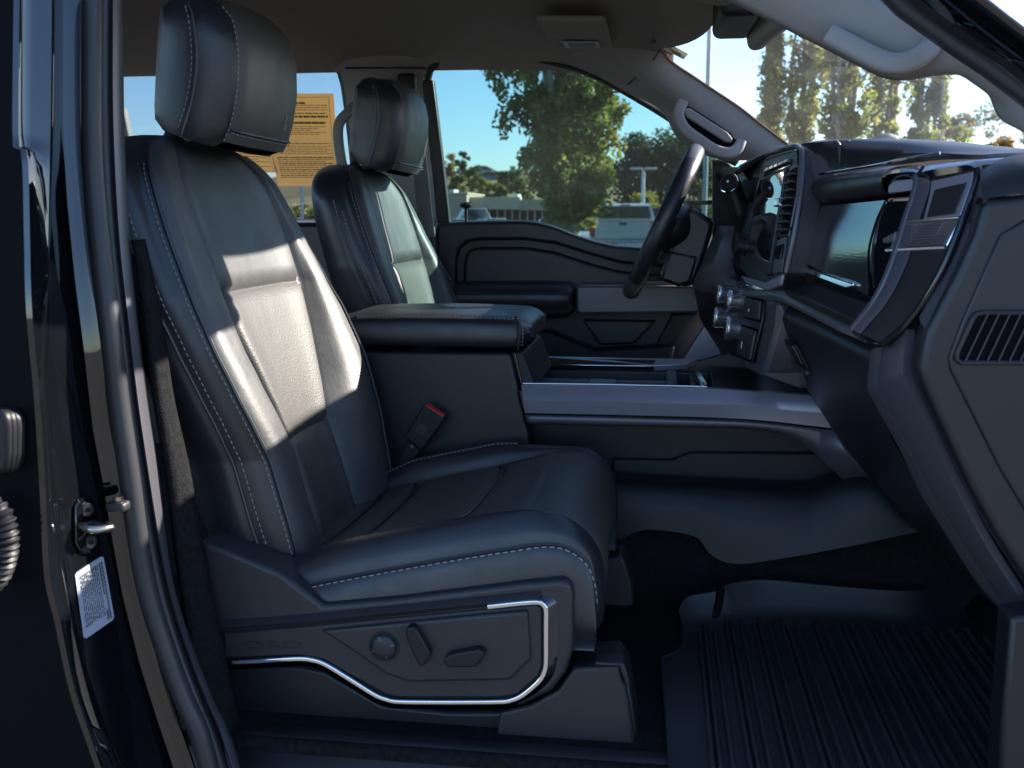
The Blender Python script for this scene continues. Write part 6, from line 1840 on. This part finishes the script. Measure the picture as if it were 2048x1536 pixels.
def sedan(label, px_, y, rz, m, cat="car", h=1.45, L=4.6, w=1.82):
    o = ground_at(px_, y)
    t = thing("parked_car", label, cat, o)
    R3 = Matrix.Rotation(rz, 3, "Z")
    T = lambda x, y_, z: o + R3 @ Vector((x, y_, z))
    pr = [(-L / 2, .35), (-L / 2, .70), (-L / 2 + .25, .92), (-L * .28, .98), (-L * .14, h), (L * .12, h), (L * .26, .98), (L / 2 - .2, .88), (L / 2, .62), (L / 2, .35)]
    rows = [[T(x, s * w / 2 * (1 if z < 1.0 else .80), z) for x, z in pr] for s in (-1, -.96, .96, 1)]
    grid("body", rows, m, t, closeu=True, caps=True, bevel=.05)
    for s in (-1, 1):
        q = [T(x, s * (w / 2 * k + .012), z) for x, z, k in ((-L * .25, 1.0, .99), (-L * .13, h - .07, .82), (L * .11, h - .07, .82), (L * .23, 1.0, .99))]
        mesh("side_window", q, [(0, 1, 2, 3)], M["carglass"], t, solid=.01)
        for x in (-L * .31, L * .31):
            cyl("wheel", T(x, s * (w / 2 - .2), .33), T(x, s * (w / 2 + .01), .33), .33, M["tyre"], t, bevel=.02)
            cyl("rim", T(x, s * (w / 2 - .02), .33), T(x, s * (w / 2 + .018), .33), .20, M["chrome_dark"], t)
        rbox("head_light", T(L / 2 - .05, s * w * .36, .70), (.12, .3, .14), M["polewhite"], t, bevel=.02, rot=(0, 0, rz))
        rbox("tail_light", T(-L / 2 + .04, s * w * .38, .76), (.1, .26, .14), M["taillight"], t, bevel=.02, rot=(0, 0, rz))
    q = [T(x, s * w / 2 * k, z) for x, z, k, s in ((L * .265, .99, .8, -1), (L * .265, .99, .8, 1), (L * .13, h - .02, .74, 1), (L * .13, h - .02, .74, -1))]
    mesh("windscreen", [p + Vector((0, 0, .02)) for p in q], [(0, 1, 2, 3)], M["carglass"], t)
    q = [T(x, s * w / 2 * k, z) for x, z, k, s in ((-L * .285, .99, .8, -1), (-L * .285, .99, .8, 1), (-L * .15, h - .02, .74, 1), (-L * .15, h - .02, .74, -1))]
    mesh("rear_window", [p + Vector((0, 0, .02)) for p in q], [(0, 1, 2, 3)], M["carglass"], t)
    return t


sedan("white sedan parked left of the pickup", 1168, 40, rad(100), M["carwhite"])
sedan("silver utility vehicle parked right of the pickup", 1330, 36, rad(92), M["beige_silver"], h=1.85, L=4.8, w=1.95)
sedan("pale parked car half hidden behind the poplar trunk", 1112, 44, rad(95), M["carwhite"])
sedan("distant white van parked by the tan store", 950, 66, rad(20), M["carwhite"], cat="van", h=2.1, L=4.8, w=1.9)
sedan("distant pale car in front of the store recess", 985, 62, rad(30), M["beige_silver"])
sedan("dark parked car at the bottom of the far window", 905, 46, rad(10), M["siding_grey"])

# rounded grey boulder just past the bonnet, showing over the dashboard
M["rock"] = mat("grey rock", (0.22, 0.21, 0.20), 0.9, var=(3, .3), bump=[("noise", 6, .8, .08)])
bo = ground_at(1764, 20)
rnd = random.Random(9)
rows = []
for i in range(10):
    a = math.pi / 2 * i / 9
    rows.append([bo + Vector(((.34 * math.cos(a) + .03 * noise.noise(Vector((i, j * .7, 0)))) * math.cos(6.2832 * j / 18), .3 * math.cos(a) * math.sin(6.2832 * j / 18), 2.85 + .36 * math.sin(a))) for j in range(18)])
dm = thing("domed_post_cap", "rounded grey dome showing just above the dashboard beyond the windscreen", "dome", bo)
grid("dome", rows, M["rock"], dm, closeu=True)
cyl("column", bo, bo + Vector((0, 0, 2.86)), .3, M["rock"], dm, n=18)

# ---------------------------------------------------------------- paper sheets taped inside the rear side window
M["paper"] = mat("backlit tan sheet", (0.55, 0.40, 0.22), 0.85)
def paper_mat():
    m = bpy.data.materials.new("backlit paper")
    m.use_nodes = True
    N, L = nt(m)
    N.clear()
    o = N.new("ShaderNodeOutputMaterial")
    d, t, mx_ = N.new("ShaderNodeBsdfDiffuse"), N.new("ShaderNodeBsdfTranslucent"), N.new("ShaderNodeMixShader")
    d.inputs[0].default_value = (.75, .58, .36, 1)  # tan of the light shining through is put into the sheet colour
    t.inputs[0].default_value = (.85, .62, .34, 1)
    mx_.inputs[0].default_value = .6
    L.new(d.outputs[0], mx_.inputs[1]); L.new(t.outputs[0], mx_.inputs[2]); L.new(mx_.outputs[0], o.inputs[0])
    return m
M["paper"] = paper_mat()
YP = .752


def sheet(label, c4, lines, seed, border=True):
    """c4: four photo corners, clockwise from top left"""
    t = thing("window_paper", label, "paper", P(*c4[3], YP))
    c4w = [P(x, y, .765 + (y - 190) / 180 * .035) for x, y in c4]
    at_ = lambda u, v_: c4w[0].lerp(c4w[1], u).lerp(c4w[3].lerp(c4w[2], u), v_)
    prism3("sheet", c4w, (0, .0006, 0), M["paper"], t, smooth=False)
    off = Vector((0, -.0008, 0))
    rnd = random.Random(seed)
    if border:
        for a, b in (((.06, .04), (.93, .04)), ((.93, .04), (.93, .95)), ((.93, .95), (.06, .95)), ((.06, .95), (.06, .04))):
            tube("border_line", [at_(*a) + off, at_(*b) + off], .0011, M["white_print"], t, n=4, smoothpath=False)
    for (v_, u0, u1, hh, dens) in lines:
        vv, ff = [], []
        u = u0
        while u < u1:
            e = min(u1, u + rnd.uniform(.03, .11))
            q = [at_(u, v_) + off, at_(e, v_) + off, at_(e, v_ + hh) + off, at_(u, v_ + hh) + off]
            o_ = len(vv); vv += q; ff.append((o_, o_ + 1, o_ + 2, o_ + 3))
            u = e + .012 / dens
        mesh("print_line", vv, ff, M["ink_soft"], t)
    return t


M["white_print"] = mat("pale print", (0.75, 0.62, 0.42), 0.8)
M["ink_soft"] = mat("brown ink", (0.20, 0.14, 0.08), 0.8)
ln = [(.09, .35, .60, .022, 1)] + [(.12 + .025 * k, .12 if k % 2 else .3, .9, .008, 1) for k in range(3)] + [(.205, .28, .88, .012, 1), (.235, .20, .9, .022, 1), (.30, .22, .86, .024, 2)] + [(.35 + .02 * k, .25, .85 - .1 * (k % 3), .007, 1) for k in range(5)] + [(.53, .10, .9, .009, 1)] + [(.56 + .02 * k, .08, .92 - .07 * (k % 2), .006, 1) for k in range(5)] + [(.68 + .022 * k, .08, .93 - .12 * (k % 3 == 2), .008 if k % 3 else .012, 1) for k in range(11)]
sheet("large printed form, coloured tan as if backlit, taped in the rear side window", [(520, 187), (667, 187), (680, 372), (556, 372)], ln, 1)
sheet("small printed form, coloured tan as if backlit, in the window behind the near headrest", [(440, 270), (536, 282), (556, 345), (446, 345)], [(.1 + .07 * k, .1, .9 - .2 * (k % 2), .022, 1) for k in range(11)], 2)
